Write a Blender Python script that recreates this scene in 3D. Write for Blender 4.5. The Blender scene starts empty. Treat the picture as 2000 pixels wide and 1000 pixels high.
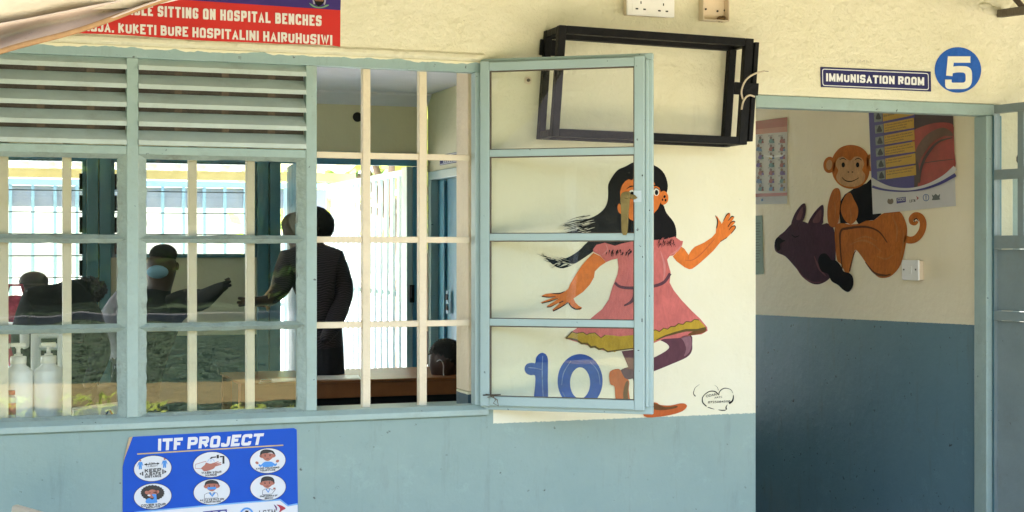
import bpy, bmesh, math, random
from mathutils import Vector, Matrix
random.seed(7)
rad = math.radians
S = bpy.context.scene
COL = S.collection

# ---------------------------------------------------------------- camera, sky, sun, exposure
D, ZC, TH, F, HV = 4.75, 1.45, rad(19.7), 2850.0, 490.0     # camera distance to the facade, height, yaw, focal length (photo pixels), horizon row
CAM = Vector((0, -D, ZC))
cam_d = bpy.data.cameras.new("camera"); cam = bpy.data.objects.new("camera", cam_d); COL.objects.link(cam)
cam.location = CAM; cam.rotation_euler = (rad(90), 0, -TH)
cam_d.sensor_width = 36; cam_d.lens = 36 * F / 2000; cam_d.shift_y = -(500 - HV) / 2000
cam_d.clip_end = 500; S.camera = cam
SUN_EL, SUN_AZ = rad(56), rad(266)                          # azimuth clockwise from +Y
W = bpy.data.worlds.new("World"); S.world = W; W.use_nodes = True
nt = W.node_tree; bg = nt.nodes["Background"]
sky = nt.nodes.new("ShaderNodeTexSky"); sky.sky_type = 'NISHITA'; sky.sun_disc = False
sky.sun_elevation = SUN_EL; sky.sun_rotation = SUN_AZ; sky.air_density = 1.0; sky.dust_density = 1.5
nt.links.new(sky.outputs[0], bg.inputs[0]); bg.inputs[1].default_value = 0.13
sun_d = bpy.data.lights.new("sun", 'SUN'); sun = bpy.data.objects.new("sun", sun_d); COL.objects.link(sun)
sun_d.energy = 4.6; sun_d.angle = rad(0.5); sun_d.color = (1, 0.95, 0.88)
sdir = Vector((math.sin(SUN_AZ) * math.cos(SUN_EL), math.cos(SUN_AZ) * math.cos(SUN_EL), math.sin(SUN_EL)))
sun.rotation_euler = sdir.to_track_quat('Z', 'Y').to_euler(); sun.location = sdir * 40
S.view_settings.view_transform = 'Standard'; S.view_settings.look = 'None'
S.view_settings.exposure = 3.12; S.view_settings.gamma = 1
S.render.engine = 'CYCLES'
cy = S.cycles; cy.use_denoising = True; cy.max_bounces = 10; cy.diffuse_bounces = 6; cy.glossy_bounces = 4
cy.transparent_max_bounces = 24; cy.caustics_reflective = False; cy.caustics_refractive = False
cy.sample_clamp_indirect = 6
try: cy.denoiser = 'OPENIMAGEDENOISE'
except Exception: pass

# ---------------------------------------------------------------- photo pixel -> place
FW = Vector((math.sin(TH), math.cos(TH), 0)); RT = Vector((math.cos(TH), -math.sin(TH), 0))
def ray(u, v): return FW + RT * ((u - 1000) / F) + Vector((0, 0, (HV - v) / F))
def PY(u, v, y=0.0): d = ray(u, v); return CAM + d * ((y - CAM.y) / d.y)
def PX(u, v, x): d = ray(u, v); return CAM + d * ((x - CAM.x) / d.x)
def PD(u, v, dep): return CAM + ray(u, v) * dep
def wall(off): return lambda u, v: PY(u, v, -off)
BX = 3.69
def bwall(off): return lambda u, v: PX(u, v, BX - off)

# ---------------------------------------------------------------- materials
MATS = {}
def mat(name, col, rough=0.6, var=0.12, vs=6.0, bump=0.0, bs=80.0, metal=0.0, spec=0.5, dirt=0.0, dcol=(0.16, 0.11, 0.06), ds=9.0, coat=0.0, chips=0.0, brush=0.0):
    m = bpy.data.materials.new(name); m.use_nodes = True; t = m.node_tree; N, L = t.nodes, t.links
    b = N["Principled BSDF"]; b.inputs["Roughness"].default_value = rough; b.inputs["Metallic"].default_value = metal
    b.inputs["Specular IOR Level"].default_value = spec; b.inputs["Coat Weight"].default_value = coat
    g = N.new("ShaderNodeNewGeometry")
    n1 = N.new("ShaderNodeTexNoise"); n1.inputs["Scale"].default_value = vs; n1.inputs["Detail"].default_value = 5; n1.inputs["Roughness"].default_value = .65
    L.new(g.outputs["Position"], n1.inputs["Vector"])
    mr = N.new("ShaderNodeMapRange"); mr.inputs[1].default_value = .25; mr.inputs[2].default_value = .75
    mr.inputs[3].default_value = 1 - var; mr.inputs[4].default_value = 1 + var; L.new(n1.outputs[0], mr.inputs[0])
    mx = N.new("ShaderNodeMix"); mx.data_type = 'RGBA'; mx.blend_type = 'MULTIPLY'; mx.inputs[0].default_value = 1
    mx.inputs[6].default_value = (*col, 1); L.new(mr.outputs[0], mx.inputs[7]); out = mx.outputs[2]
    if brush > 0:
        mpb = N.new("ShaderNodeMapping"); mpb.inputs["Rotation"].default_value = (0, rad(38), 0); mpb.inputs["Scale"].default_value = (46, 46, 15); L.new(g.outputs["Position"], mpb.inputs[0])
        nb = N.new("ShaderNodeTexNoise"); nb.inputs["Scale"].default_value = 1; nb.inputs["Detail"].default_value = 3; nb.inputs["Distortion"].default_value = 2.5; L.new(mpb.outputs[0], nb.inputs["Vector"])
        rb2 = N.new("ShaderNodeMapRange"); rb2.inputs[1].default_value = .3; rb2.inputs[2].default_value = .7; rb2.inputs[3].default_value = 1 - brush; rb2.inputs[4].default_value = 1 + brush; L.new(nb.outputs[0], rb2.inputs[0])
        mb2 = N.new("ShaderNodeMix"); mb2.data_type = 'RGBA'; mb2.blend_type = 'MULTIPLY'; mb2.inputs[0].default_value = 1; L.new(out, mb2.inputs[6]); L.new(rb2.outputs[0], mb2.inputs[7]); out = mb2.outputs[2]
    def over(fac, c, src):
        k = N.new("ShaderNodeMix"); k.data_type = 'RGBA'; L.new(fac, k.inputs[0]); L.new(src, k.inputs[6]); k.inputs[7].default_value = (*c, 1); return k.outputs[2]
    if dirt > 0:
        n2 = N.new("ShaderNodeTexNoise"); n2.inputs["Scale"].default_value = ds; n2.inputs["Detail"].default_value = 8; n2.inputs["Roughness"].default_value = .75
        L.new(g.outputs["Position"], n2.inputs["Vector"])
        r2 = N.new("ShaderNodeMapRange"); r2.inputs[1].default_value = .52; r2.inputs[2].default_value = .78; r2.inputs[4].default_value = dirt
        L.new(n2.outputs[0], r2.inputs[0]); out = over(r2.outputs[0], dcol, out)
    if chips > 0:
        n3 = N.new("ShaderNodeTexNoise"); n3.inputs["Scale"].default_value = 55; n3.inputs["Detail"].default_value = 3
        L.new(g.outputs["Position"], n3.inputs["Vector"])
        r3 = N.new("ShaderNodeMapRange"); r3.inputs[1].default_value = .72; r3.inputs[2].default_value = .75; r3.inputs[4].default_value = chips
        L.new(n3.outputs[0], r3.inputs[0]); out = over(r3.outputs[0], (0.03, 0.03, 0.035), out)
    L.new(out, b.inputs["Base Color"])
    if bump > 0:
        n4 = N.new("ShaderNodeTexNoise"); n4.inputs["Scale"].default_value = bs; n4.inputs["Detail"].default_value = 4
        L.new(g.outputs["Position"], n4.inputs["Vector"])
        bp = N.new("ShaderNodeBump"); bp.inputs["Strength"].default_value = bump; bp.inputs["Distance"].default_value = .01
        L.new(n4.outputs[0], bp.inputs["Height"]); L.new(bp.outputs[0], b.inputs["Normal"])
    MATS[name] = m; return m

def glass(name, tint=(.93, .95, .94), ior=1.5, rough=0.0):
    m = bpy.data.materials.new(name); m.use_nodes = True; t = m.node_tree; N, L = t.nodes, t.links
    N.remove(N["Principled BSDF"]); o = N["Material Output"]
    tr = N.new("ShaderNodeBsdfTransparent"); tr.inputs[0].default_value = (*tint, 1)
    gl = N.new("ShaderNodeBsdfGlossy"); gl.inputs[1].default_value = rough
    g = N.new("ShaderNodeNewGeometry"); dt = N.new("ShaderNodeVectorMath"); dt.operation = 'DOT_PRODUCT'; L.new(g.outputs["Incoming"], dt.inputs[0]); L.new(g.outputs["Normal"], dt.inputs[1])
    def mm(op, a, c=None, d=None):
        k = N.new("ShaderNodeMath"); k.operation = op
        for i, x in enumerate((a, c, d)):
            if x is None: continue
            if isinstance(x, (int, float)): k.inputs[i].default_value = x
            else: L.new(x, k.inputs[i])
        return k
    r0 = ((ior - 1) / (ior + 1)) ** 2
    fr = mm('MULTIPLY_ADD', mm('POWER', mm('SUBTRACT', 1.0, mm('ABSOLUTE', dt.outputs["Value"]).outputs[0]).outputs[0], 5.0).outputs[0], 1 - r0, r0)
    nz = N.new("ShaderNodeTexNoise"); nz.inputs["Scale"].default_value = 3.0
    L.new(g.outputs["Position"], nz.inputs["Vector"])
    bp = N.new("ShaderNodeBump"); bp.inputs["Strength"].default_value = .03; bp.inputs["Distance"].default_value = .02
    L.new(nz.outputs[0], bp.inputs["Height"]); L.new(bp.outputs[0], gl.inputs["Normal"])
    mx = N.new("ShaderNodeMixShader"); L.new(fr.outputs[0], mx.inputs[0]); L.new(tr.outputs[0], mx.inputs[1]); L.new(gl.outputs[0], mx.inputs[2])
    # a film of dust on the pane
    df = N.new("ShaderNodeBsdfDiffuse"); df.inputs[0].default_value = (.5, .47, .4, 1)
    n2 = N.new("ShaderNodeTexNoise"); n2.inputs["Scale"].default_value = 7; n2.inputs["Detail"].default_value = 6; L.new(g.outputs["Position"], n2.inputs["Vector"])
    mr = N.new("ShaderNodeMapRange"); mr.inputs[1].default_value = .45; mr.inputs[2].default_value = .8; mr.inputs[3].default_value = .001; mr.inputs[4].default_value = .010
    L.new(n2.outputs[0], mr.inputs[0])
    m2 = N.new("ShaderNodeMixShader"); L.new(mr.outputs[0], m2.inputs[0]); L.new(mx.outputs[0], m2.inputs[1]); L.new(df.outputs[0], m2.inputs[2])
    L.new(m2.outputs[0], o.inputs[0]); MATS[name] = m; return m

def wall_mat(name, cream, blue, steps, edge=0.005, rough_c=.75, rough_b=.5, bumpz=True, horiz='X', nsc=120):
    """two-tone painted plaster: steps = [(coordinate from which it holds, paint line height, slope)] along X or Y"""
    m = bpy.data.materials.new(name); m.use_nodes = True; t = m.node_tree; N, L = t.nodes, t.links
    b = N["Principled BSDF"]; g = N.new("ShaderNodeNewGeometry"); sp = N.new("ShaderNodeSeparateXYZ"); L.new(g.outputs["Position"], sp.inputs[0])
    def mth(op, a, c=None, d=None):
        k = N.new("ShaderNodeMath"); k.operation = op
        for i, x in enumerate((a, c, d)):
            if x is None: continue
            if isinstance(x, (int, float)): k.inputs[i].default_value = x
            else: L.new(x, k.inputs[i])
        return k.outputs[0]
    def noise(sc, det=4, ro=.6, w=None):
        k = N.new("ShaderNodeTexNoise"); k.inputs["Scale"].default_value = sc; k.inputs["Detail"].default_value = det; k.inputs["Roughness"].default_value = ro
        L.new(w or g.outputs["Position"], k.inputs["Vector"]); return k.outputs[0]
    hx = sp.outputs[0] if horiz == 'X' else sp.outputs[1]
    line = None
    for x0, z0, sl in steps:
        here = mth('ADD', mth('MULTIPLY', mth('SUBTRACT', hx, x0), sl), z0)
        if line is None: line = here
        else:
            k = mth('GREATER_THAN', hx, x0); line = mth('ADD', mth('MULTIPLY', k, here), mth('MULTIPLY', mth('SUBTRACT', 1, k), line))
    wob = mth('MULTIPLY', mth('SUBTRACT', noise(nsc, 3), .5), edge * 2.2)
    zz = mth('ADD', sp.outputs[2], wob)
    fac = mth('LESS_THAN', zz, line)
    def mixc(f, a, c):
        k = N.new("ShaderNodeMix"); k.data_type = 'RGBA'
        for i, x in ((0, f), (6, a), (7, c)):
            if isinstance(x, (int, float)): k.inputs[i].default_value = x
            elif isinstance(x, tuple): k.inputs[i].default_value = (*x, 1)
            else: L.new(x, k.inputs[i])
        return k.outputs[2]
    def mr(src, a, bb, c, d):
        k = N.new("ShaderNodeMapRange"); L.new(src, k.inputs[0])
        for i, x in enumerate((a, bb, c, d)): k.inputs[i + 1].default_value = x
        return k.outputs[0]
    big = noise(1.6, 5, .6)
    cr = mixc(mr(big, .35, .7, 0, 1), cream, tuple(x * y for x, y in zip(cream, (.93, .92, .86))))
    cr = mixc(mr(noise(9, 9, .8), .6, .8, 0, .3), cr, (.5, .4, .22))
    cr = mixc(mr(noise(45, 3, .5), .73, .78, 0, .45), cr, (.3, .24, .15))
    bl = mixc(mr(noise(3, 6, .7), .3, .7, 0, 1), blue, tuple(x * y for x, y in zip(blue, (.85, .9, .92))))
    bl = mixc(mr(noise(14, 8, .8), .58, .78, 0, .4), bl, (.13, .16, .14))
    bl = mixc(mr(noise(5, 9, .85), .55, .7, 0, .35), bl, tuple(min(.9, x * 1.45) for x in blue))
    vm = N.new("ShaderNodeMapping"); vm.inputs["Scale"].default_value = (16, 16, 2.4); L.new(g.outputs["Position"], vm.inputs[0])
    bl = mixc(mr(noise(1, 6, .7, vm.outputs[0]), .55, .78, 0, .36), bl, (.12, .13, .10))
    bl = mixc(mth('MULTIPLY', mr(noise(40, 4, .6), .67, .70, 0, .85), mr(noise(4, 2, .5), .42, .55, 0, 1)), bl, (.05, .055, .05))
    cr = mixc(mr(noise(1, 6, .7, vm.outputs[0]), .62, .8, 0, .22), cr, (.42, .33, .18))
    rub = mth('LESS_THAN', mth('ABSOLUTE', mth('SUBTRACT', zz, line)), mth('MULTIPLY', noise(25, 4, .7), .012))
    L.new(mixc(fac, cr, bl), b.inputs["Base Color"])
    L.new(mr(fac, 0, 1, rough_c, rough_b), b.inputs["Roughness"])
    st = mth('MULTIPLY', mr(sp.outputs[2], 1.75, 2.1, .35, 1.0) if bumpz else .3, mr(fac, 0, 1, 1, .5))
    h = mth('ADD', mth('MULTIPLY', noise(38, 6, .62), 1.0), mth('MULTIPLY', mth('POWER', noise(14, 5, .55), 2.0), 1.6))
    bp = N.new("ShaderNodeBump"); bp.inputs["Distance"].default_value = .014; L.new(mth('MULTIPLY', st, .62), bp.inputs["Strength"]); L.new(h, bp.inputs["Height"])
    L.new(bp.outputs[0], b.inputs["Normal"])
    MATS[name] = m; return m

CREAM, BLUE = (.785, .74, .555), (.262, .352, .312)
M_wall = wall_mat("facade_paint", CREAM, BLUE, [(-20, .905, 0), (1.632, .8555, -.002)])
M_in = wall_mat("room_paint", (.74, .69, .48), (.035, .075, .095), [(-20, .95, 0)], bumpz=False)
M_bear = wall_mat("lobby_paint", (.86, .765, .55), (.145, .245, .285), [(0, 1.157, -.018)], edge=.002, rough_c=.5, rough_b=.22, bumpz=False, horiz='Y')
M_teal = mat("teal_gloss_paint", (.31, .41, .375), .38, .1, 8, .2, 50, dirt=.5, dcol=(.20, .19, .13), ds=7, chips=.8)
M_putty = mat("painted_putty", (.30, .375, .33), .5, .18, 14, .5, 70, dirt=.85, dcol=(.13, .11, .06), ds=8)
M_sash = mat("pale_teal_paint", (.35, .46, .445), .35, .06, 8, .1, 60, dirt=.25, dcol=(.25, .26, .22), ds=8, chips=.8)
M_deepteal = mat("darkened_teal_paint", (.10, .22, .26), .35, .12, 5, .1, 40, dirt=.2)  # darkened teal; carries the backlit tone of the back wall posts
M_doorblue = mat("door_blue_paint", (.07, .25, .36), .3, .12, 5, .08, 40, dirt=.2)
M_dry = mat("sunlit_dry_grass", (.23, .175, .055), .9, .3, 5, .6, 60)  # strip of dry grass, its sunlight put into the colour
M_cbar = mat("cream_bar_paint", (.74, .63, .45), .42, .06, 9, .15, 60, dirt=.25, dcol=(.35, .24, .13), ds=12)
M_reveal = mat("reveal_paint", (.70, .58, .40), .45, .08, 6, .25, 60, dirt=.3, dcol=(.4, .3, .2))
M_black = mat("black_steel_paint", (.006, .006, .0065), .55, .25, 18, .35, 60, spec=.16, dirt=.25, dcol=(.06, .045, .03), ds=16)
M_gauze = mat("wire_gauze", (.075, .065, .05), .8, .3, 30, .8, 300)
M_glass = glass("window_glass", ior=1.58); M_cglass = glass("casement_glass", (.95, .965, .955), ior=1.42)
M_white = mat("white_plastic", (.82, .80, .76), .35, .04, 5, dirt=.1)
M_ivory = mat("peach_plastic", (.70, .58, .42), .45, .05)  # peach tone of the shaded box sides is put into the colour
M_slat = mat("slat_paint", (.53, .62, .585), .4, .08, 8, .15, 60, dirt=.35, dcol=(.2, .19, .12), ds=6)
M_leafp = mat("grey_teal_paint", (.19, .24, .24), .38, .1, 8, .1, 60, dirt=.3, chips=.5)
M_dark = mat("dark_hole", (.01, .01, .01), .8, .1)
M_brass = mat("worn_brass", (.20, .145, .05), .45, .3, 30, .1, 80, metal=.8, dirt=.4, dcol=(.1, .07, .03))
M_rust = mat("rusty_steel", (.10, .075, .05), .7, .35, 25, .4, 80)
M_wood = mat("varnished_wood", (.26, .095, .03), .4, .25, 8, .1, 40)
M_black_cloth = mat("black_cloth", (.010, .010, .011), .9, .5, 9, .9, 14)
M_ceil = mat("ceiling_board", (.80, .80, .86), .7, .05)
M_floor = mat("cement_floor", (.28, .27, .25), .6, .15, 4)
M_skin = mat("brown_skin", (.045, .022, .014), .5, .15, 20)
M_hair = mat("black_hair", (.006, .006, .006), .8, .3, 60, .8, 200)

# ---------------------------------------------------------------- object helpers
def tag(o, label=None, cat=None, group=None, kind=None):
    if label: o["label"] = label
    if cat: o["category"] = cat
    if group: o["group"] = group
    if kind: o["kind"] = kind
    return o
def thing(name, label, cat, loc, group=None):
    o = bpy.data.objects.new(name, None); COL.objects.link(o); o.location = Vector(loc); o.empty_display_size = .1
    return tag(o, label, cat, group)
def root_of(o):
    while o.parent: o = o.parent
    return o
class MB:
    def __init__(s): s.bm = bmesh.new(); s.mi = 0
    def face(s, pts):
        f = s.bm.faces.new([s.bm.verts.new(Vector(p)) for p in pts]); f.material_index = s.mi; return f
    def hexa(s, p):
        """8 corners: 4 of one end then 4 of the other"""
        v = [s.bm.verts.new(Vector(q)) for q in p]
        for q in ((3, 2, 1, 0), (4, 5, 6, 7), (0, 1, 5, 4), (1, 2, 6, 5), (2, 3, 7, 6), (3, 0, 4, 7)):
            f = s.bm.faces.new([v[i] for i in q]); f.material_index = s.mi
        return s
    def box(s, x0, x1, y0, y1, z0, z1):
        return s.hexa([(x0, y0, z0), (x1, y0, z0), (x1, y1, z0), (x0, y1, z0), (x0, y0, z1), (x1, y0, z1), (x1, y1, z1), (x0, y1, z1)])
    def bar(s, a, b, w, h, up=(0, 0, 1)):
        a, b = Vector(a), Vector(b); d = (b - a).normalized(); up = Vector(up)
        x = d.cross(up).normalized(); y = x.cross(d).normalized()
        q = lambda c: [c - x * w / 2 - y * h / 2, c + x * w / 2 - y * h / 2, c + x * w / 2 + y * h / 2, c - x * w / 2 + y * h / 2]
        return s.hexa(q(a) + q(b))
    def prism(s, pts, vec):
        vec = Vector(vec); a = [s.bm.verts.new(Vector(p)) for p in pts]; b = [s.bm.verts.new(Vector(p) + vec) for p in pts]
        fs = [s.bm.faces.new(a), s.bm.faces.new(b[::-1])]
        for i in range(len(a)): fs.append(s.bm.faces.new([a[i - 1], b[i - 1], b[i], a[i]]))
        for f in fs: f.material_index = s.mi
        return s
    def tube(s, pts, r, n=10, close=False):
        pts = [Vector(p) for p in pts]; rs = r if isinstance(r, (list, tuple)) else [r] * len(pts); rings = []; prev = None
        for i, p in enumerate(pts):
            d = (pts[min(i + 1, len(pts) - 1)] - pts[max(i - 1, 0)]).normalized()
            if prev is None: x = d.orthogonal().normalized()
            else: x = (prev - d * prev.dot(d)).normalized()
            prev = x; y = d.cross(x)
            rings.append([s.bm.verts.new(p + (x * math.cos(2 * math.pi * k / n) + y * math.sin(2 * math.pi * k / n)) * rs[i]) for k in range(n)])
        for a, b in zip(rings, rings[1:]):
            for k in range(n): f = s.bm.faces.new([a[k], a[(k + 1) % n], b[(k + 1) % n], b[k]]); f.material_index = s.mi; f.smooth = True
        for q in (rings[0][::-1], rings[-1]): f = s.bm.faces.new(q); f.material_index = s.mi
        return s
    def lathe(s, c, prof, n=24):
        c = Vector(c); rings = [[s.bm.verts.new(c + Vector((r * math.cos(2 * math.pi * k / n), r * math.sin(2 * math.pi * k / n), z))) for k in range(n)] for r, z in prof]
        for a, b in zip(rings, rings[1:]):
            for k in range(n): f = s.bm.faces.new([a[k], a[(k + 1) % n], b[(k + 1) % n], b[k]]); f.material_index = s.mi; f.smooth = True
        for q in (rings[0][::-1], rings[-1]): f = s.bm.faces.new(q); f.material_index = s.mi
        return s
    def ball(s, c, rx, ry, rz, n=16):
        m = Matrix.Translation(Vector(c)) @ Matrix.Diagonal((rx, ry, rz, 1)); k = len(s.bm.faces)
        bmesh.ops.create_uvsphere(s.bm, u_segments=n, v_segments=n // 2 + 2, radius=1, matrix=m)
        s.bm.faces.ensure_lookup_table()
        for f in s.bm.faces[k:]: f.smooth = True; f.material_index = s.mi
        return s
    def build(s, name, m, parent=None, bevel=0.0, loc=None, seg=2, fixn=True):
        if fixn: bmesh.ops.recalc_face_normals(s.bm, faces=s.bm.faces[:])
        me = bpy.data.meshes.new(name)
        if parent is not None: o0 = root_of(parent).location.copy()
        elif loc is not None: o0 = Vector(loc)
        else:
            vs = [v.co for v in s.bm.verts]; o0 = Vector(((min(v.x for v in vs) + max(v.x for v in vs)) / 2, (min(v.y for v in vs) + max(v.y for v in vs)) / 2, min(v.z for v in vs)))
        bmesh.ops.translate(s.bm, verts=s.bm.verts[:], vec=-o0); s.bm.to_mesh(me); s.bm.free()
        for k in (m if isinstance(m, (list, tuple)) else [m]): me.materials.append(k)
        o = bpy.data.objects.new(name, me); COL.objects.link(o)
        if parent is not None: o.parent = parent
        else: o.location = o0
        if bevel > 0:
            b = o.modifiers.new("bevel", 'BEVEL'); b.width = bevel; b.segments = seg; b.limit_method = 'ANGLE'; b.angle_limit = rad(35)
        return o

def smooth(pts, n=5, closed=True):
    out = []; k = len(pts)
    for i in range(k if closed else k - 1):
        g = lambda j: Vector((*pts[j % k], 0)) if closed else Vector((*pts[max(0, min(k - 1, j))], 0))
        p0, p1, p2, p3 = g(i - 1), g(i), g(i + 1), g(i + 2)
        for q in range(n):
            t = q / n
            p = .5 * ((2 * p1) + (p2 - p0) * t + (2 * p0 - 5 * p1 + 4 * p2 - p3) * t * t + (3 * p1 - p0 - 3 * p2 + p3) * t ** 3)
            out.append((p.x, p.y))
    if not closed: out.append(tuple(pts[-1]))
    return out
def ell(cx, cy_, rx, ry, rot=0, n=28):
    c, s_ = math.cos(rad(rot)), math.sin(rad(rot))
    return [(cx + rx * math.cos(a) * c - ry * math.sin(a) * s_, cy_ + rx * math.cos(a) * s_ + ry * math.sin(a) * c) for a in (2 * math.pi * i / n for i in range(n))]
def ribbon(path, w, sm=5):
    """outline of a brush stroke along a path; w a number or (start, middle, end)"""
    p = smooth(path, sm, False) if sm else path; n = len(p); L, R = [], []
    for i, (x, y) in enumerate(p):
        dx = p[min(i + 1, n - 1)][0] - p[max(i - 1, 0)][0]; dy = p[min(i + 1, n - 1)][1] - p[max(i - 1, 0)][1]; l = math.hypot(dx, dy) or 1
        t = i / (n - 1)
        ww = w if not isinstance(w, tuple) else (w[0] + (w[1] - w[0]) * 2 * t if t < .5 else w[1] + (w[2] - w[1]) * (2 * t - 1))
        L.append((x - dy / l * ww / 2, y + dx / l * ww / 2)); R.append((x + dy / l * ww / 2, y - dx / l * ww / 2))
    return Rib(L + R[::-1])
class Rib(list): pass
def decal(name, shapes, m, parent, mp, sm=0):
    """flat painted / printed shapes (photo-pixel outlines) laid on a real surface"""
    if isinstance(shapes[0][0], (int, float)): shapes = [shapes]
    b = MB()
    for pts in shapes:
        if isinstance(pts, Rib):
            n = len(pts) // 2; a, c = [b.bm.verts.new(mp(*q)) for q in pts[:n]], [b.bm.verts.new(mp(*q)) for q in pts[n:][::-1]]
            for i in range(n - 1): b.bm.faces.new([a[i], a[i + 1], c[i + 1], c[i]])
            continue
        if sm: pts = smooth(pts, sm)
        b.face([mp(u, v) for u, v in pts])
    b.bm.normal_update()
    bmesh.ops.triangulate(b.bm, faces=[f for f in b.bm.faces if len(f.verts) > 4])
    return b.build(name, m, parent, fixn=False)
def decals(names, shapes, m, parent, mp):
    for n_, q_ in zip(names, shapes): decal(n_, [q_], m, parent, mp)
def text(name, s, quad, m, parent, mp, bold=0.0, shear=0.0):
    """lettering fitted to a quad (bottom-left, bottom-right, top-right, top-left)"""
    c = bpy.data.curves.new("lettering", 'FONT'); c.body = s; c.size = 1; c.offset = bold; c.align_x = 'LEFT'; c.resolution_u = 3; c.shear = shear
    o = bpy.data.objects.new("lettering_source", c); COL.objects.link(o)
    dg = bpy.context.evaluated_depsgraph_get(); me = bpy.data.meshes.new_from_object(o.evaluated_get(dg))
    bpy.data.objects.remove(o); bpy.data.curves.remove(c)
    xs = [v.co.x for v in me.vertices]; ys = [v.co.y for v in me.vertices]; x0, x1, y0, y1 = min(xs), max(xs), min(ys), max(ys)
    bl, br, tr, tl = [Vector((*q, 0)) for q in quad]; o0 = root_of(parent).location
    for v in me.vertices:
        a, b = (v.co.x - x0) / (x1 - x0), (v.co.y - y0) / (y1 - y0)
        p = (bl * (1 - a) + br * a) * (1 - b) + (tl * (1 - a) + tr * a) * b
        v.co = mp(p.x, p.y) - o0
    me.name = name; me.materials.clear(); me.materials.append(m)
    ob = bpy.data.objects.new(name, me); COL.objects.link(ob); ob.parent = parent; return ob
G = {'A': [('s', (0, 0), (.5, 1), (1, 0)), ('b', (.22, .3), (.78, .3))], 'B': [('s', (0, 0), (0, 1)), ('r', (0, 1), (.92, 1), (.92, .53), (0, .53)), ('r', (0, .53), (1, .53), (1, 0), (0, 0))], 'C': [('r', (1, .68), (1, 1), (0, 1), (0, 0), (1, 0), (1, .32))],
     'D': [('s', (0, 0), (0, 1)), ('r', (0, 1), (1, 1), (1, 0), (0, 0))], 'E': [('s', (1, 1), (0, 1), (0, 0), (1, 0)), ('b', (0, .52), (.9, .52))], 'F': [('s', (1, 1), (0, 1), (0, 0)), ('b', (0, .5), (.88, .5))],
     'G': [('r', (1, .7), (1, 1), (0, 1), (0, 0), (1, 0), (1, .45)), ('b', (.55, .45), (1, .45))], 'H': [('s', (0, 0), (0, 1)), ('s', (1, 0), (1, 1)), ('b', (0, .5), (1, .5))], 'I': [('s', (.5, 0), (.5, 1))], 'J': [('r', (1, 1), (1, 0), (0, 0), (0, .3))],
     'K': [('s', (0, 0), (0, 1)), ('b', (.08, .4), (1, 1)), ('b', (.35, .62), (1, 0))], 'L': [('s', (0, 1), (0, 0), (1, 0))], 'M': [('s', (0, 0), (0, 1)), ('s', (1, 0), (1, 1)), ('b', (0, 1), (.5, .12), (1, 1))], 'N': [('s', (0, 0), (0, 1)), ('s', (1, 0), (1, 1)), ('b', (0, 1), (1, 0))],
     'O': [('r', (.5, 0), (1, 0), (1, 1), (0, 1), (0, 0), (.5, 0))], 'P': [('s', (0, 0), (0, 1)), ('r', (0, 1), (1, 1), (1, .42), (0, .42))], 'R': [('s', (0, 0), (0, 1)), ('r', (0, 1), (1, 1), (1, .48), (0, .48)), ('b', (.55, .46), (1, 0))], 'S': [('r', (1, .74), (1, 1), (0, 1), (0, .52), (1, .48), (1, 0), (0, 0), (0, .26))],
     'T': [('s', (0, 1), (1, 1)), ('s', (.5, 0), (.5, 1))], 'U': [('r', (0, 1), (0, 0), (1, 0), (1, 1))], 'V': [('s', (0, 1), (.5, 0), (1, 1))], 'W': [('s', (0, 1), (.25, 0), (.5, .9), (.75, 0), (1, 1))], 'Y': [('b', (0, 1), (.5, .45), (1, 1)), ('s', (.5, 0), (.5, .45))],
     '0': [('r', (.5, 0), (1, 0), (1, 1), (0, 1), (0, 0), (.5, 0))], '2': [('r', (0, .74), (0, 1), (1, 1), (1, .55), (0, .1)), ('s', (0, 0), (1, 0))], '4': [('s', (.7, 0), (.7, 1), (0, .3), (1, .3))], '5': [('s', (.92, 1), (.12, 1), (.06, .5)), ('r', (.02, .56), (.4, .64), (1, .62), (1, 0), (0, 0), (0, .24))],
     '7': [('s', (0, 1), (1, 1), (.35, 0))], '8': [('r', (.5, .53), (.95, .53), (.95, 1), (.05, 1), (.05, .53), (.5, .53)), ('r', (.5, .53), (1, .53), (1, 0), (0, 0), (0, .53), (.5, .53))], '.': [('s', (.5, 0), (.5, .02))]}
GW = {'I': .0, 'M': 1.25, 'W': 1.5, '.': 0, 'J': .8, 'L': .82, 'E': .85, 'F': .82}
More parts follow.
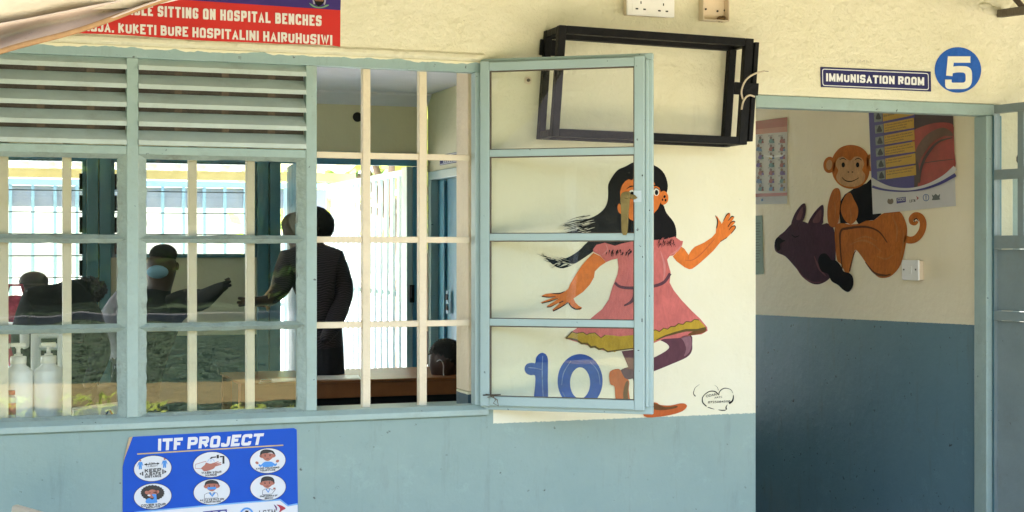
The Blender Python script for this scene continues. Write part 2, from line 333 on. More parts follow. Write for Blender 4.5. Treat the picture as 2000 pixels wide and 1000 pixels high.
def block(name, s, quad, m, parent, mp, wt=.26, gap=.11, step=.00012):
    """sans-serif lettering built from mitred strokes, fitted to a quad (bottom-left, bottom-right, top-right, top-left)"""
    bl, br, tr, tl = [Vector((*q, 0)) for q in quad]; H = ((tl - bl).length + (tr - br).length) / 2; Wd = (br - bl).length / H
    n = len(s); fixed = sum((gap if ch != ' ' else .26 + gap * .5) + (wt if ch != ' ' else 0) for ch in s) - gap
    k = (Wd - fixed) / max(1e-6, sum(GW.get(ch, 1.0) for ch in s if ch != ' '))
    b = MB(); x = 0; lay = 0
    for ch in s:
        if ch == ' ': x += .26 + gap * .5; continue
        w_ = GW.get(ch, 1.0) * k
        for st_ in G[ch]:
            kind, pts = st_[0], [Vector((x + wt / 2 + p[0] * w_, wt / 2 + p[1] * (1 - wt))) for p in st_[1:]]
            p2 = [pts[0]]
            for p in pts[1:]:
                if (p - p2[-1]).length > 1e-4: p2.append(p)
            pts = p2; closed = (pts[0] - pts[-1]).length < 1e-4
            if not closed and kind == 's':
                e0 = (pts[0] - pts[1]).normalized(); e1 = (pts[-1] - pts[-2]).normalized()
                if abs(e0.x) < .05 or abs(e0.y) < .05: pts[0] = pts[0] + e0 * wt / 2
                else: pts[0] = pts[0] + e0 * (wt / 2 / abs(e0.y))
                if abs(e1.x) < .05 or abs(e1.y) < .05: pts[-1] = pts[-1] + e1 * wt / 2
                else: pts[-1] = pts[-1] + e1 * (wt / 2 / abs(e1.y))
            Lp, Rp = [], []; m_ = len(pts)
            for i, p in enumerate(pts):
                d0 = (p - pts[i - 1]).normalized() if i > 0 else ((p - pts[-2]).normalized() if closed else None)
                d1 = (pts[i + 1] - p).normalized() if i < m_ - 1 else ((pts[1] - p).normalized() if closed else None)
                d0 = d0 or d1; d1 = d1 or d0
                n0 = Vector((-d0.y, d0.x)); n1 = Vector((-d1.y, d1.x)); nn = (n0 + n1)
                nn = nn.normalized() if nn.length > 1e-3 else n0
                q = wt / 2 / max(.5, nn.dot(n0)); Lp.append(p + nn * q); Rp.append(p - nn * q)
            if kind == 'r':
                def fil(P, k_):
                    out = [P[0]]
                    for i in range(1, m_ - 1):
                        a, p, c = P[i - 1], P[i], P[i + 1]; cr = (pts[i] - pts[i - 1]).cross(pts[i + 1] - pts[i]); keep = ch in 'BDPR' and pts[i].x < x + wt * .6
                        R_o = 0.0 if keep else (.30 if (cr > 0) != k_ else max(.04, .30 - wt)); r1 = min(R_o, (a - p).length * .48, (c - p).length * .48)
                        q0, q1 = (p, p) if r1 < 1e-4 else (p + (a - p).normalized() * r1, p + (c - p).normalized() * r1)
                        for j in range(7): t_ = j / 6; out.append(q0 * (1 - t_) ** 2 + p * (2 * t_ * (1 - t_)) + q1 * t_ * t_)
                    return out + [P[-1]]
                Lp, Rp = fil(Lp, True), fil(Rp, False); m_ = len(Lp)
            off = Vector((0, -step * lay, 0)); lay = (lay + 1) % 3
            def pos(q):
                a, c = q.x / Wd, min(1.0, max(0.0, q.y)); u = (bl * (1 - a) + br * a) * (1 - c) + (tl * (1 - a) + tr * a) * c
                return mp(u.x, u.y) + off
            A_ = [b.bm.verts.new(pos(q)) for q in Lp]; C_ = [b.bm.verts.new(pos(q)) for q in Rp]
            for i in range(m_ - 1): b.bm.faces.new([A_[i], A_[i + 1], C_[i + 1], C_[i]])
            bmesh.ops.remove_doubles(b.bm, verts=A_ + C_, dist=1e-7)
        x += w_ + wt + gap
    return b.build(name, m, parent, fixn=False)
def flat(name, col, rough=.55, var=.06, vs=9, bump=.0, coat=0, **k): return MATS.get(name) or mat(name, col, rough, var, vs, bump, coat=coat, **k)

# ---------------------------------------------------------------- ground and building shell
def grid_wall(name, m, us, zs, holes, place, depth, parent=None, bevel=.006):
    """a wall sheet with openings (cells left out), given thickness"""
    b = MB(); vv = {}
    def V(i, j):
        if (i, j) not in vv: vv[i, j] = b.bm.verts.new(place(us[i], zs[j]))
        return vv[i, j]
    for i in range(len(us) - 1):
        for j in range(len(zs) - 1):
            if (i, j) in holes: continue
            b.bm.faces.new([V(i, j), V(i + 1, j), V(i + 1, j + 1), V(i, j + 1)])
    r = bmesh.ops.extrude_face_region(b.bm, geom=b.bm.faces[:])
    bmesh.ops.translate(b.bm, verts=[v for v in r["geom"] if isinstance(v, bmesh.types.BMVert)], vec=Vector(depth))
    return b.build(name, m, parent, bevel=bevel)

WX0, WX1, WZ0, WZ1 = -.165, 1.600, .888, 2.100        # window opening
DX0, DX1, DZ1 = 2.655, 3.735, 2.026                   # doorway of the immunisation room
NX0, NX1, NZ0, NZ1 = 3.80, 4.75, .95, 1.735           # small window added past the door, shown in its pane
fw = grid_wall("facade_wall", M_wall, [-6, -2.9, -.75, WX0, WX1, DX0, DX1, NX0, NX1, 8], [0, WZ0, .95, 1.735, DZ1, WZ1, 2.78],
               {(1, 1), (1, 2), (1, 3), (1, 4), (3, 1), (3, 2), (3, 3), (3, 4), (5, 0), (5, 1), (5, 2), (5, 3), (7, 2)}, lambda x, z: (x, 0, z), (0, .22, 0))  # unseen opening on the far left added to light the room ceiling
tag(fw, "rough plastered outer wall painted cream above and grey blue below", "wall")
# lip of plaster over the window
b = MB(); b.prism([(-.4, .0, 2.1012), (-.4, -.011, 2.108), (-.4, -.009, 2.120), (-.4, .0, 2.130)], (2.0, 0, 0))
b.build("plaster_lip", M_wall, fw, bevel=.003)

M_lawn = mat("lawn_grass", (.042, .072, .026), .9, .75, 7, .8, 60, dirt=.75, dcol=(.11, .09, .045), ds=2.2)
M_earth = mat("pale_earth", (.36, .32, .25), .9, .25, 2, .4, 30)
M_conc = mat("sunlit_concrete", (.74, .73, .70), .85, .12, 2, .3, 40)
def sheet(name, x0, x1, y0, y1, z, m, kind="structure"):
    b = MB(); b.face([(x0, y0, z), (x1, y0, z), (x1, y1, z), (x0, y1, z)]); return tag(b.build(name, m), kind=kind)
sheet("ground", -90, 90, -90, 90, -.06, M_earth)
sheet("lawn", -60, 60, -60, -8.6, -.05, M_lawn); sheet("sunlit_dry_strip", -40, 40, -12.4, -9.9, -.046, M_dry); sheet("added_side_lawn", -60, -1.6, -8.6, 30, -.05, M_lawn)  # side lawn added to darken mirrored ground; strip's sunlight is in its colour
b = MB(); b.box(-8, 9, -2.4, 0, -.06, 0); tag(b.build("veranda_floor", M_floor, bevel=.01), kind="structure")
b = MB(); b.box(-3.2, 8, .22, 4.15, -.06, 0); tag(b.build("room_floor", mat("dark_cement_floor", (.10, .095, .09), .6, .2, 4)), kind="structure")
b = MB(); b.box(-14, 14, 4.152, 45, -.056, -.02); tag(b.build("back_yard_paving", M_conc), kind="structure")
b = MB()
for k in range(40):
    x = -16 + k * .8; b.box(x, x + .78, -27.2, -26.9, -.06, .12)
tag(b.build("kerb", mat("dull_kerb", (.16, .155, .15), .9, .3, 4), bevel=.02), kind="structure")

# veranda roof: sheet on purlins
def corrugated(name, x0, x1, y0, z0, y1, z1, m, parent=None, pitch=.075, amp=.012, axis='x'):
    b = MB(); n = int((x1 - x0) / pitch * 6); top = []; 
    for i in range(n + 1):
        x = x0 + (x1 - x0) * i / n; a = amp * math.sin(2 * math.pi * (x - x0) / pitch)
        top.append((b.bm.verts.new((x, y0, z0 + a)), b.bm.verts.new((x, y1, z1 + a)), b.bm.verts.new((x, y0, z0 + a + .003)), b.bm.verts.new((x, y1, z1 + a + .003))))
    for p, q in zip(top, top[1:]):
        for f in ((p[0], q[0], q[1], p[1]), (p[2], p[3], q[3], q[2])): b.bm.faces.new(f).smooth = True
        b.bm.faces.new((p[1], q[1], q[3], p[3])); b.bm.faces.new((p[0], p[2], q[2], q[0]))
    return b.build(name, m, parent, fixn=False)
M_roof = mat("roof_sheet", (.50, .48, .40), .5, .1, 4, metal=.0)
M_soffit = mat("yellowed_roof_sheet", (.62, .55, .34), .7, .15, 3)
_t = M_soffit.node_tree; _tl = _t.nodes.new("ShaderNodeBsdfTranslucent"); _tl.inputs[0].default_value = (.80, .74, .52, 1); _mx = _t.nodes.new("ShaderNodeMixShader"); _mx.inputs[0].default_value = .55
_t.links.new(_t.nodes["Principled BSDF"].outputs[0], _mx.inputs[1]); _t.links.new(_tl.outputs[0], _mx.inputs[2]); _t.links.new(_mx.outputs[0], _t.nodes["Material Output"].inputs[0])
t = thing("veranda_roof", "pale corrugated veranda roof over the walkway in front of the cream wall", "roof", (0, -1.2, 2.6))
corrugated("roof_sheet", -8, 9, .22, 2.86, -2.5, 2.52, M_roof, t, .15, .018)
b = MB()
for y in (-.5, -1.4, -2.3): b.box(-8, 9, y - .03, y + .03, 2.44 + (y + 2.5) * .125, 2.50 + (y + 2.5) * .125)
b.build("purlins", M_wood, t, bevel=.004)
for x in (-6.5, -3.6, 4.9, 8):
    b = MB(); b.box(x - .05, x + .05, -2.35, -2.25, 0, 2.44)
    tag(b.build("veranda_post", M_sash, bevel=.006), "square teal post holding up the veranda roof edge", "post", "veranda posts")

# room behind the window
t = thing("room_ceiling", "white boarded ceiling of the room behind the window", "ceiling", (0, 2, 2.42))
b = MB(); b.box(-3.2, 8, .22, 4.15, 2.42, 2.5); b.build("board", M_ceil, t)
b = MB(); b.prism([(-3.2, 4.0, 2.42), (-3.2, 3.9, 2.42), (-3.2, 3.9, 2.405), (-3.2, 4.0, 2.345)], (5.77, 0, 0)); b.build("cornice", M_ceil, t)
for y in (1.2, 2.4):
    b = MB(); b.box(-3.2, 2.57, y - .02, y + .02, 2.408, 2.42); b.build("cover_strip", M_ceil, t)
YF, XS = 4.0, 2.573
zfp = lambda u, v: PY(u, v, YF)
# partition with a doorway on the right of the room
yd0, yd1, zd = 2.95, 3.92, 1.94
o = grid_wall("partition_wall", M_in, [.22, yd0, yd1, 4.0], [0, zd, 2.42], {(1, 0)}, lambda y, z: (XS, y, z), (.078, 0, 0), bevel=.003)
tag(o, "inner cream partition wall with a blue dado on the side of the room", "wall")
tag(grid_wall("end_wall", M_in, [.22, .7, 3.6, 4.15], [0, .8, 2.1, 2.42], {(1, 1)}, lambda y, z: (-3.2, y, z), (.1, 0, 0), bevel=0), "inner cream end wall of the room hidden past the louvres", "wall")  # unseen opening added so sunlight brightens the room
xw2a, xw2b = zfp(218, 500).x, zfp(502, 500).x          # second louvre window
xp0, xp1 = zfp(168, 500).x, zfp(216, 500).x            # post, its backlit darkness put into the colour
xj0, xj1 = zfp(500, 500).x, zfp(546, 500).x            # post left of the back door
xd0, xd1 = zfp(590, 500).x, zfp(790, 500).x
zl = 1.985; zs2 = zfp(400, 503).z
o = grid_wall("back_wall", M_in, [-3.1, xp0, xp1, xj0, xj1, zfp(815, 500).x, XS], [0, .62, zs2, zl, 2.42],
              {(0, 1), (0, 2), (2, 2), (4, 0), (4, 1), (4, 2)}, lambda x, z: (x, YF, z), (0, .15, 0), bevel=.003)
tag(o, "inner cream back wall with bright louvre windows and an open doorway", "wall")
t = thing("vent_pipe", "round dark vent hole in the cream back wall", "vent", zfp(697, 240))
c = zfp(697, 229); b = MB(); b.tube([c + Vector((0, -.015, 0)), c + Vector((0, -.001, 0))], .034, 20); b.build("collar", M_in, t)
b = MB(); b.tube([c + Vector((0, -.0165, 0)), c + Vector((0, -.0152, 0))], .03, 20); b.build("opening", M_dark, t)

# ---------------------------------------------------------------- back wall windows and door, seen through the front window
M_lglass = glass("louvre_glass", (.95, .97, .97))
M_edge = mat("dark_glass_edge", (.03, .06, .055), .4)
def louvre_window(label, x0, x1, z0, z1):
    t = thing("louvre_window", label, "window", ((x0 + x1) / 2, YF, z0))
    b = MB(); w = .022
    b.box(x0, x0 + w, YF - .02, YF + .06, z0, z1); b.box(x1 - w, x1, YF - .02, YF + .06, z0, z1)
    b.box(x0 + w, x1 - w, YF - .02, YF + .06, z1 - w, z1); b.box(x0 + w, x1 - w, YF - .02, YF + .06, z0, z0 + w)
    b.build("frame", M_deepteal, t, bevel=.004)
    z = z1 - .06
    while z - .125 > z0:
        b = MB(); b.hexa([(x0 + w, YF + .0, z - .125), (x1 - w, YF + .0, z - .125), (x1 - w, YF + .006, z - .125), (x0 + w, YF + .006, z - .125),
                          (x0 + w, YF + .045, z), (x1 - w, YF + .045, z), (x1 - w, YF + .051, z), (x0 + w, YF + .051, z)])
        bl = b.build("blade", M_lglass, t)
        b = MB(); b.box(x0 + w, x1 - w, YF - .002, YF + .008, z - .131, z - .1252); b.build("edge", M_edge, bl)
        z -= .125
    for xx in (x0 + w + .008, x1 - w - .008):
        b = MB(); q = z1 - .09
        while q > z0 + .1: b.box(xx - .008, xx + .008, YF - .03, YF - .002, q - .09, q); q -= .125
        b.build("blade_clip", M_black, t)
louvre_window("wide louvre window on the back wall behind the seated people, leftmost", -3.1, xp0, .62, zl)
louvre_window("louvre window on the back wall between the two darkened teal posts", xp1, xj0, zs2, zl)
for x0, x1, lab in ((xp0, xp1, "darkened teal post between the two louvre windows on the back wall"), (xj0, xj1, "darkened teal post at the hinge side of the open back door")):
    t = thing("window_post", lab, "post", ((x0 + x1) / 2, YF, 0), "dark teal posts on the back wall"); m_ = (x0 + x1) / 2
    b = MB(); b.box(x0 + .002, m_ - .004, YF - .05, YF - .001, 0, zl); b.build("left_half", M_deepteal, t, bevel=.004)
    b = MB(); b.box(m_ + .004, x1 - .002, YF - .05, YF - .001, 0, zl); b.build("right_half", M_deepteal, t, bevel=.004)
t = thing("back_door_frame", "teal steel frame round the bright open back doorway", "door frame", ((xd0 + xd1) / 2, YF, 0))
xe = zfp(822, 500).x
b = MB(); b.box(-3.1, xe, YF - .035, YF - .003, zl - .01, zl + .07); b.build("lintel", M_doorblue, t, bevel=.005)
b = MB(); b.box(zfp(792, 500).x, zfp(803, 500).x, YF - .03, YF + .1, 0, zl - .012); b.build("jamb", M_sash, t, bevel=.005)
b = MB(); b.box(zfp(804, 500).x, xe, YF - .03, YF - .003, 0, zl - .012); b.build("jamb", M_doorblue, t, bevel=.005)
b = MB(); p = zfp(800, 575); b.box(p.x - .01, p.x + .02, YF - .045, YF - .031, p.z - .05, p.z + .06); b.box(p.x - .006, p.x + .006, YF - .06, YF - .045, p.z - .02, p.z + .05); b.build("lock_plate", M_black, t, bevel=.003)
# its leaf, swung in against the room
t = thing("back_door", "teal plank door swung open beside the standing woman", "door", (xj1 + .01, YF - .06, 0))
dirv = Vector((-.10, -.995, 0)).normalized(); n_ = Vector((-dirv.y, dirv.x, 0)); h0 = Vector((xj1 + .03, YF - .07, 0))
def leafbox(b, s0, s1, z0, z1, d0, d1):
    P = lambda s, d, z: h0 + dirv * s + n_ * d + Vector((0, 0, z))
    b.hexa([P(s0, d0, z0), P(s1, d0, z0), P(s1, d1, z0), P(s0, d1, z0), P(s0, d0, z1), P(s1, d0, z1), P(s1, d1, z1), P(s0, d1, z1)])
for k in range(5):
    b = MB(); leafbox(b, .01 + k * .17, .175 + k * .17, .02, 1.95, 0, .03); b.build("plank", M_doorblue, t, bevel=.004)
b = MB(); leafbox(b, .0, .86, 1.5, 1.6, -.025, -.002); leafbox(b, .0, .86, .4, .5, -.025, -.002); b.build("ledge", M_deepteal, t, bevel=.004)

# side door in the partition
t = thing("side_door", "blue steel side door standing shut in the partition wall", "door", (XS, (yd0 + yd1) / 2, 0))
b = MB(); f = .055
b.box(XS - .02, XS + .06, yd1 - f, yd1 - .002, 0, zd - f); b.box(XS - .02, XS + .06, yd0 + .002, yd0 + f, 0, zd - f); b.box(XS - .02, XS + .06, yd0 + .002, yd1 - .002, zd - f, zd - .002)
b.build("frame", M_sash, t, bevel=.004)
b = MB(); b.box(XS + .03, XS + .055, yd0 + f, yd1 - f, .01, zd - f - .003); lf = b.build("leaf", M_doorblue, t)
for q0, q1 in ((.07, .14), (.38, .45), (.74, .81)):
    b = MB(); b.box(XS + .012, XS + .029, yd0 + q0, yd0 + q1, .02, zd - f - .01); b.build("stile", M_doorblue, lf, bevel=.004)
p = PX(877, 590, XS + .02)
b = MB(); b.box(XS + .008, XS + .011, p.y - .025, p.y + .025, p.z - .07, p.z + .07); b.build("lock_plate", M_doorblue, t, bevel=.002)
for k in (-.03, .03):
    b = MB(); b.box(XS + .003, XS + .007, p.y - .016, p.y + .016, p.z + k - .018, p.z + k + .018); b.build("keyhole", M_dark, t)
M_navy = mat("navy_sign", (.018, .018, .12), .3, .05); M_signw = mat("sign_white", (.78, .78, .78), .4, .04)
t = thing("door_sign", "small navy room sign above the side door inside", "sign", PX(880, 315, XS))
sp = lambda o: (lambda u, v: PX(u, v, XS - o))
decal("plate", [(859, 303), (900, 295.5), (925, 290.5), (925, 310), (900, 316), (859, 323)], M_navy, t, sp(.003))
decal("border", [[(859.8, 304.5), (925, 292), (925, 293.2), (859.8, 305.8)], [(859.8, 320.6), (925, 307), (925, 308.3), (859.8, 322)]], M_signw, t, sp(.005))
block("lettering", "SURGICAL CAN", [(866, 318.5), (908, 310), (908, 299), (866, 307)], M_signw, t, sp(.005), .2, .15)

# ---------------------------------------------------------------- yard beyond the back wall
t = thing("back_veranda_roof", "yellowed corrugated roof over the far veranda outside the back windows", "roof", (0, 5.3, 2.3))
corrugated("roof_sheet", -4, 2.7, 4.16, 2.46, 6.6, 2.07, M_soffit, t, .18, .022)
b = MB(); b.box(-4, 2.7, 6.42, 6.47, 1.985, 2.055); b.build("eave_beam", mat("cream_timber", (.66, .58, .36), .6), t, bevel=.004)
M_pale = mat("pale_teal_rail", (.36, .56, .62), .4, .08)
M_greysheet = mat("grey_polycarbonate", (.42, .44, .48), .5, .12, 3)
t = thing("back_fence", "tall pale teal bar fence with grey sheets closing the far veranda", "fence", (0, 7, 0))
b = MB(); b.box(-4, 2.6, 6.98, 7.02, 1.955, 2.0); b.box(-4, 2.6, 6.985, 7.015, 1.0, 1.035); b.build("rail", M_pale, t)
x = -3.9; k = 0
while x < 2.55:
    b = MB(); b.box(x - .0125, x + .0125, 6.988, 7.012, 0, 1.954); b.build("bar", M_pale, t); x += .162
b = MB(); b.box(-4, 2.6, 7.022, 7.03, 1.79, 1.95); b.build("sheet", M_greysheet, t)
t = thing("side_fence", "white and teal bar fence running back from the open back door", "fence", (2.55, 5.4, 0))
y = 4.25
while y < 6.7:
    b = MB(); b.box(2.54, 2.56, y - .028, y + .028, 0, 1.94); b.build("bar", mat("white_bar_paint", (.62, .74, .78), .4) if "white_bar_paint" not in MATS else MATS["white_bar_paint"], t); y += .165
b = MB(); b.box(2.535, 2.565, 4.2, 6.7, 1.94, 1.98); b.box(2.562, 2.575, 4.2, 6.7, 1.15, 1.18); b.build("rail", M_pale, t)

# ---------------------------------------------------------------- front window: frame, louvres, glazing, casement
t = win = thing("steel_window", "pale teal steel window with louvres on top and one casement swung open", "window", (.7, .02, WZ0))
MX = [-.165, .408, .982, 1.600]                        # bay limits
XL = [-.128, .4445, 1.0185]; XR = [.408, .982, 1.566]  # clear edges of each bay
yf0, yf1 = .006, .045
b = MB(); b.box(WX0, WX1, yf0, yf1, 2.062, 2.0995); b.build("head_rail", wall_mat("head_rail_paint", CREAM, (.30, .41, .40), [(.7, 2.0925, .001)], edge=.020, rough_b=.4, bumpz=False, nsc=9), win, bevel=.002)
b = MB(); b.prism([(WX0 - .01, -.018, .888), (WX0 - .01, -.018, .907), (WX0 - .01, .004, .922), (WX0 - .01, .06, .922), (WX0 - .01, .06, .888)], (WX1 - WX0 + .02, 0, 0)); b.build("bottom_rail", M_teal, win, bevel=.002)
for x0, x1 in ((WX0, XL[0]), (XR[0], XL[1]), (XR[1], XL[2])):
    b = MB(); b.box(x0, x1, yf0, yf1, .922, 2.062); b.build("mullion", M_teal, win, bevel=.003)
b = MB(); b.box(XR[2], WX1, yf0 - .008, yf1, .922, 2.062); b.build("hinge_stile", M_sash, win, bevel=.003)
zt = 1.768
for i in (0, 1):
    x0, x1 = XL[i], XR[i]
    b = MB(); b.box(x0, x1, yf0 + .002, yf1, 1.756, 1.783); b.build("transom", M_teal, win, bevel=.002)
    for k in range(5):
        zb = 2.0236 - k * .0595
        p = [(x0, .042, zb + .050), (x0, .000, zb + .015), (x0, -.004, zb), (x0, -.001, zb), (x0, .0030, zb + .0125), (x0, .0440, zb + .0475)]
        b = MB(); b.prism(p, (x1 - x0, 0, 0)); b.build("louvre_slat", M_slat, win)
    b = MB(); b.box(x0, x1, .0464, .049, 1.79, 2.06); b.build("insect_screen", M_gauze, win)
    b = MB()
    for q in (.24, .52, .80): xx = x0 + (x1 - x0) * q; b.box(xx - .012, xx + .012, .0447, .0462, 1.79, 2.06)
    b.build("screen_batten", M_rust, win)
    rows = [(1.488, 1.756), (1.206, 1.488), (.922, 1.206)]
    for z0, z1 in rows:
        zi0, zi1, xi0, xi1 = z0 + .013, z1 - .013, x0 + .027, x1 - .027
        if z0 < .93: zi0 = z0 + .010
        o_ = [(x0, .008, z0), (x1, .008, z0), (x1, .008, z1), (x0, .008, z1)]
        i_ = [(xi0, .026, zi0), (xi1, .026, zi0), (xi1, .026, zi1), (xi0, .026, zi1)]
        bk = [(p[0], .040, p[2]) for p in i_]; bo = [(p[0], .040, p[2]) for p in o_]
        b = MB()
        nseg = 14
        def wob(p, q, t_, amp): 
            a = Vector(p).lerp(Vector(q), t_); return a
        for a in range(4):
            c_ = (a + 1) % 4
            prev = None
            for s_ in range(nseg + 1):
                tt = s_ / nseg
                po = Vector(o_[a]).lerp(Vector(o_[c_]), tt); pi = Vector(i_[a]).lerp(Vector(i_[c_]), tt)
                if 0 < s_ < nseg:
                    d_ = (po - pi); d_.y = 0
                    pi += d_.normalized() * random.uniform(-.0025, .0025)
                cur = (po, pi)
                if prev: b.face([prev[0], cur[0], cur[1], prev[1]])
                prev = cur
            b.face([i_[a], i_[c_], bk[c_], bk[a]])
        bmesh.ops.remove_doubles(b.bm, verts=b.bm.verts[:], dist=.0004)
        b.build("glazing_sash", M_putty, win)
        b = MB(); b.box(xi0 - .004, xi1 + .004, .0285, .0315, zi0 - .004, zi1 + .004); b.build("pane", M_glass, win)
# casement: swung out towards the walkway
A = Vector((1.588, -.006, 0)); B = Vector((2.070, -.343, 0)); dv = (B - A).normalized(); LEN = (B - A).length; nv = Vector((dv.y, -dv.x, 0))   # nv faces the camera side
if nv.y > 0: nv = -nv
def cbox(b, s0, s1, d0, d1, z0, z1):
    P = lambda s, d, z: A + dv * s + nv * d + Vector((0, 0, z))
    return b.hexa([P(s0, d0, z0), P(s1, d0, z0), P(s1, d1, z0), P(s0, d1, z0), P(s0, d0, z1), P(s1, d0, z1), P(s1, d1, z1), P(s0, d1, z1)])
cz0, cz1 = .920, 2.098
b = MB(); w = .032
cbox(b, 0, w, 0, .02, cz0, cz1); cbox(b, LEN - .055, LEN - .02, 0, .02, cz0, cz1); cbox(b, w, LEN - .055, 0, .02, cz1 - .034, cz1 - .004); cbox(b, w, LEN - .055, 0, .02, cz0 + .002, cz0 + .034)
cas = b.build("casement", M_sash, win, bevel=.003)
b = MB()
cbox(b, -.004, LEN + .004, -.024, -.001, cz1 - .012, cz1 + .010); cbox(b, -.004, LEN + .004, -.024, -.001, cz0 - .014, cz0 + .012)
cbox(b, LEN - .016, LEN + .004, -.024, -.001, cz0 + .012, cz1 - .012); cbox(b, -.004, .014, -.024, -.001, cz0 + .012, cz1 - .012)
cbox(b, LEN - .019, LEN - .008, -.001, .012, cz0 + .012, cz1 - .012)
b.build("flange", M_sash, cas, bevel=.003)
zb = [1.783, 1.497, 1.207]
for z in zb:
    b = MB(); cbox(b, w, LEN - .055, .001, .016, z - .012, z + .012); b.build("glazing_bar", M_sash, cas, bevel=.002)
ed = [cz0 + .034] + zb[::-1] + [cz1 - .034]
for i in range(4):
    z0 = ed[i] + (.012 if i else 0); z1 = ed[i + 1] - (.012 if i < 3 else 0)
    b = MB(); cbox(b, w - .003, LEN - .052, .004, .007, z0 - .003, z1 + .003); b.build("pane", M_cglass, cas)
    b = MB(); e = .004   # dark dried putty line round the pane
    cbox(b, w, w + e, .002, .011, z0, z1); cbox(b, LEN - .055 - e, LEN - .055, .002, .011, z0, z1); cbox(b, w + e, LEN - .055 - e, .002, .011, z0, z0 + e * .6); cbox(b, w + e, LEN - .055 - e, .002, .011, z1 - e, z1)
    b.build("putty_line", M_rust, cas)
# brass handle
P = lambda s, d, z: A + dv * s + nv * d + Vector((0, 0, z))
b = MB(); prof = [(-.012, .012), (.010, .014), (.013, .0), (.008, -.05), (.004, -.118), (-.006, -.130), (-.016, -.118), (-.018, -.05), (-.020, -.005)]
sh = LEN - .078; zh = 1.632
b.prism([P(sh + x, .030, zh + z) for x, z in smooth(prof, 4)], nv * .007)
b.tube([P(sh, .016, zh), P(sh, .042, zh)], .009, 12)
b.prism([P(sh + x, .022, zh + z) for x, z in ((0, .008), (.026, .004), (.036, -.006), (.026, -.012), (0, -.006))], nv * .007)
b.build("handle", M_brass, cas, bevel=.002)
b = MB(); cbox(b, LEN - .056, LEN - .030, .0205, .0215, zh - .020, zh + .018); b.build("bare_patch", mat("chipped_paint", (.5, .6, .62), .5), cas, bevel=.0005)
b = MB(); b.tube([P(.022, .024, .962), P(.05, .034, .958), P(.06, .036, .944), P(.052, .036, .933), P(.070, .036, .924), P(.066, .036, .945), P(.045, .033, .955), P(.03, .03, .952)], .0016, 6); b.tube([P(.012, .023, .958), P(.075, .026, .962)], .0022, 6); b.build("stay_wire", M_rust, cas)
for s_, z, h_, w_ in ((LEN - .013, 1.60, .006, .010), (LEN - .011, 1.585, .004, .012), (LEN - .012, 1.545, .018, .002), (LEN - .012, 1.548, .002, .010), (LEN - .010, 1.30, .003, .010), (LEN - .028, 1.22, .012, .003), (LEN - .027, 1.70, .006, .004), (LEN - .026, 1.43, .005, .003), (LEN - .040, 1.12, .003, .006)):
    b = MB(); cbox(b, s_ - w_ / 2, s_ + w_ / 2, .0203 if s_ < LEN - .02 else .0003, .0207 if s_ < LEN - .02 else .0007, z - h_ / 2, z + h_ / 2); b.build("paint_chip", M_dark, cas)
for z in (1.05, 1.95):
    b = MB(); b.tube([A + Vector((-.004, -.012, z - .04)), A + Vector((-.004, -.012, z + .04))], .007, 10); b.build("hinge", M_sash, cas)

# burglar bars behind the window
t = grl = thing("burglar_bars", "cream painted steel burglar bars just behind the teal window", "window bars", (.7, .07, .905))
for x in (.042, .230, .620, .8075, 1.198, 1.396):
    b = MB(); b.box(x - .0135, x + .0135, .050, .082, .906, 2.098); b.build("upright", M_cbar, t, bevel=.0025)
for z in (1.772, 1.488, 1.201):
    b = MB(); b.box(WX0 + .005, 1.567, .058, .078, z - .0105, z + .0105); b.build("crossbar", M_cbar, t, bevel=.002)
# plastered reveal and inner sill
t = thing("window_reveal", "peach cream plaster lining the inside of the window opening", "reveal", (.7, .14, .9))
b = MB(); b.box(1.568, 1.598, .085, .219, .96, 2.088); b.build("side_lining", M_reveal, t, bevel=.003)
b = MB(); b.box(1.5685, 1.598, .0851, .2188, .8905, .958); b.build("side_lining", MATS["room_paint"], t)
b = MB(); b.box(WX0, 1.598, .0605, .219, 2.089, 2.099); b.build("head_lining", M_reveal, t)
b = MB(); b.box(WX0, 1.598, .0605, .30, .889, .906); b.build("inner_sill", M_teal, t, bevel=.003)

# ---------------------------------------------------------------- doorway on the right, lobby behind it
t = thing("door_frame", "teal steel door frame of the immunisation room below the round number", "door frame", (3.2, .03, 0))
b = MB(); b.box(DX0, DX1 - .001, .004, .065, DZ1 - .046, DZ1 - .001); b.build("lintel", M_teal, t, bevel=.004)
b = MB(); b.box(3.668, 3.698, -.006, .07, 0, DZ1 - .047); b.build("jamb", M_teal, t, bevel=.003)
b = MB(); b.box(3.699, 3.733, -.016, .05, 0, DZ1 - .047); b.build("stop", M_deepteal, t, bevel=.003)
o = grid_wall("lobby_wall", M_bear, [.075, 1.2, 2.4, 4.0], [0, 1.2, 2.42], set(), lambda y, z: (BX, y, z), (.12, 0, 0), bevel=.002)
tag(o, "shiny painted lobby wall with dark blue dado, seen through the doorway", "wall")
o = grid_wall("lobby_back_wall", M_in, [XS + .08, 2.72, 3.62, BX], [0, .35, 2.3, 2.42], {(1, 1)}, lambda x, z: (x, 4.0, z), (0, .15, 0), bevel=.003)  # opening added and enlarged to brighten the lobby wall
tag(o, "cream back wall of the immunisation room with an unseen opening added for daylight", "wall")
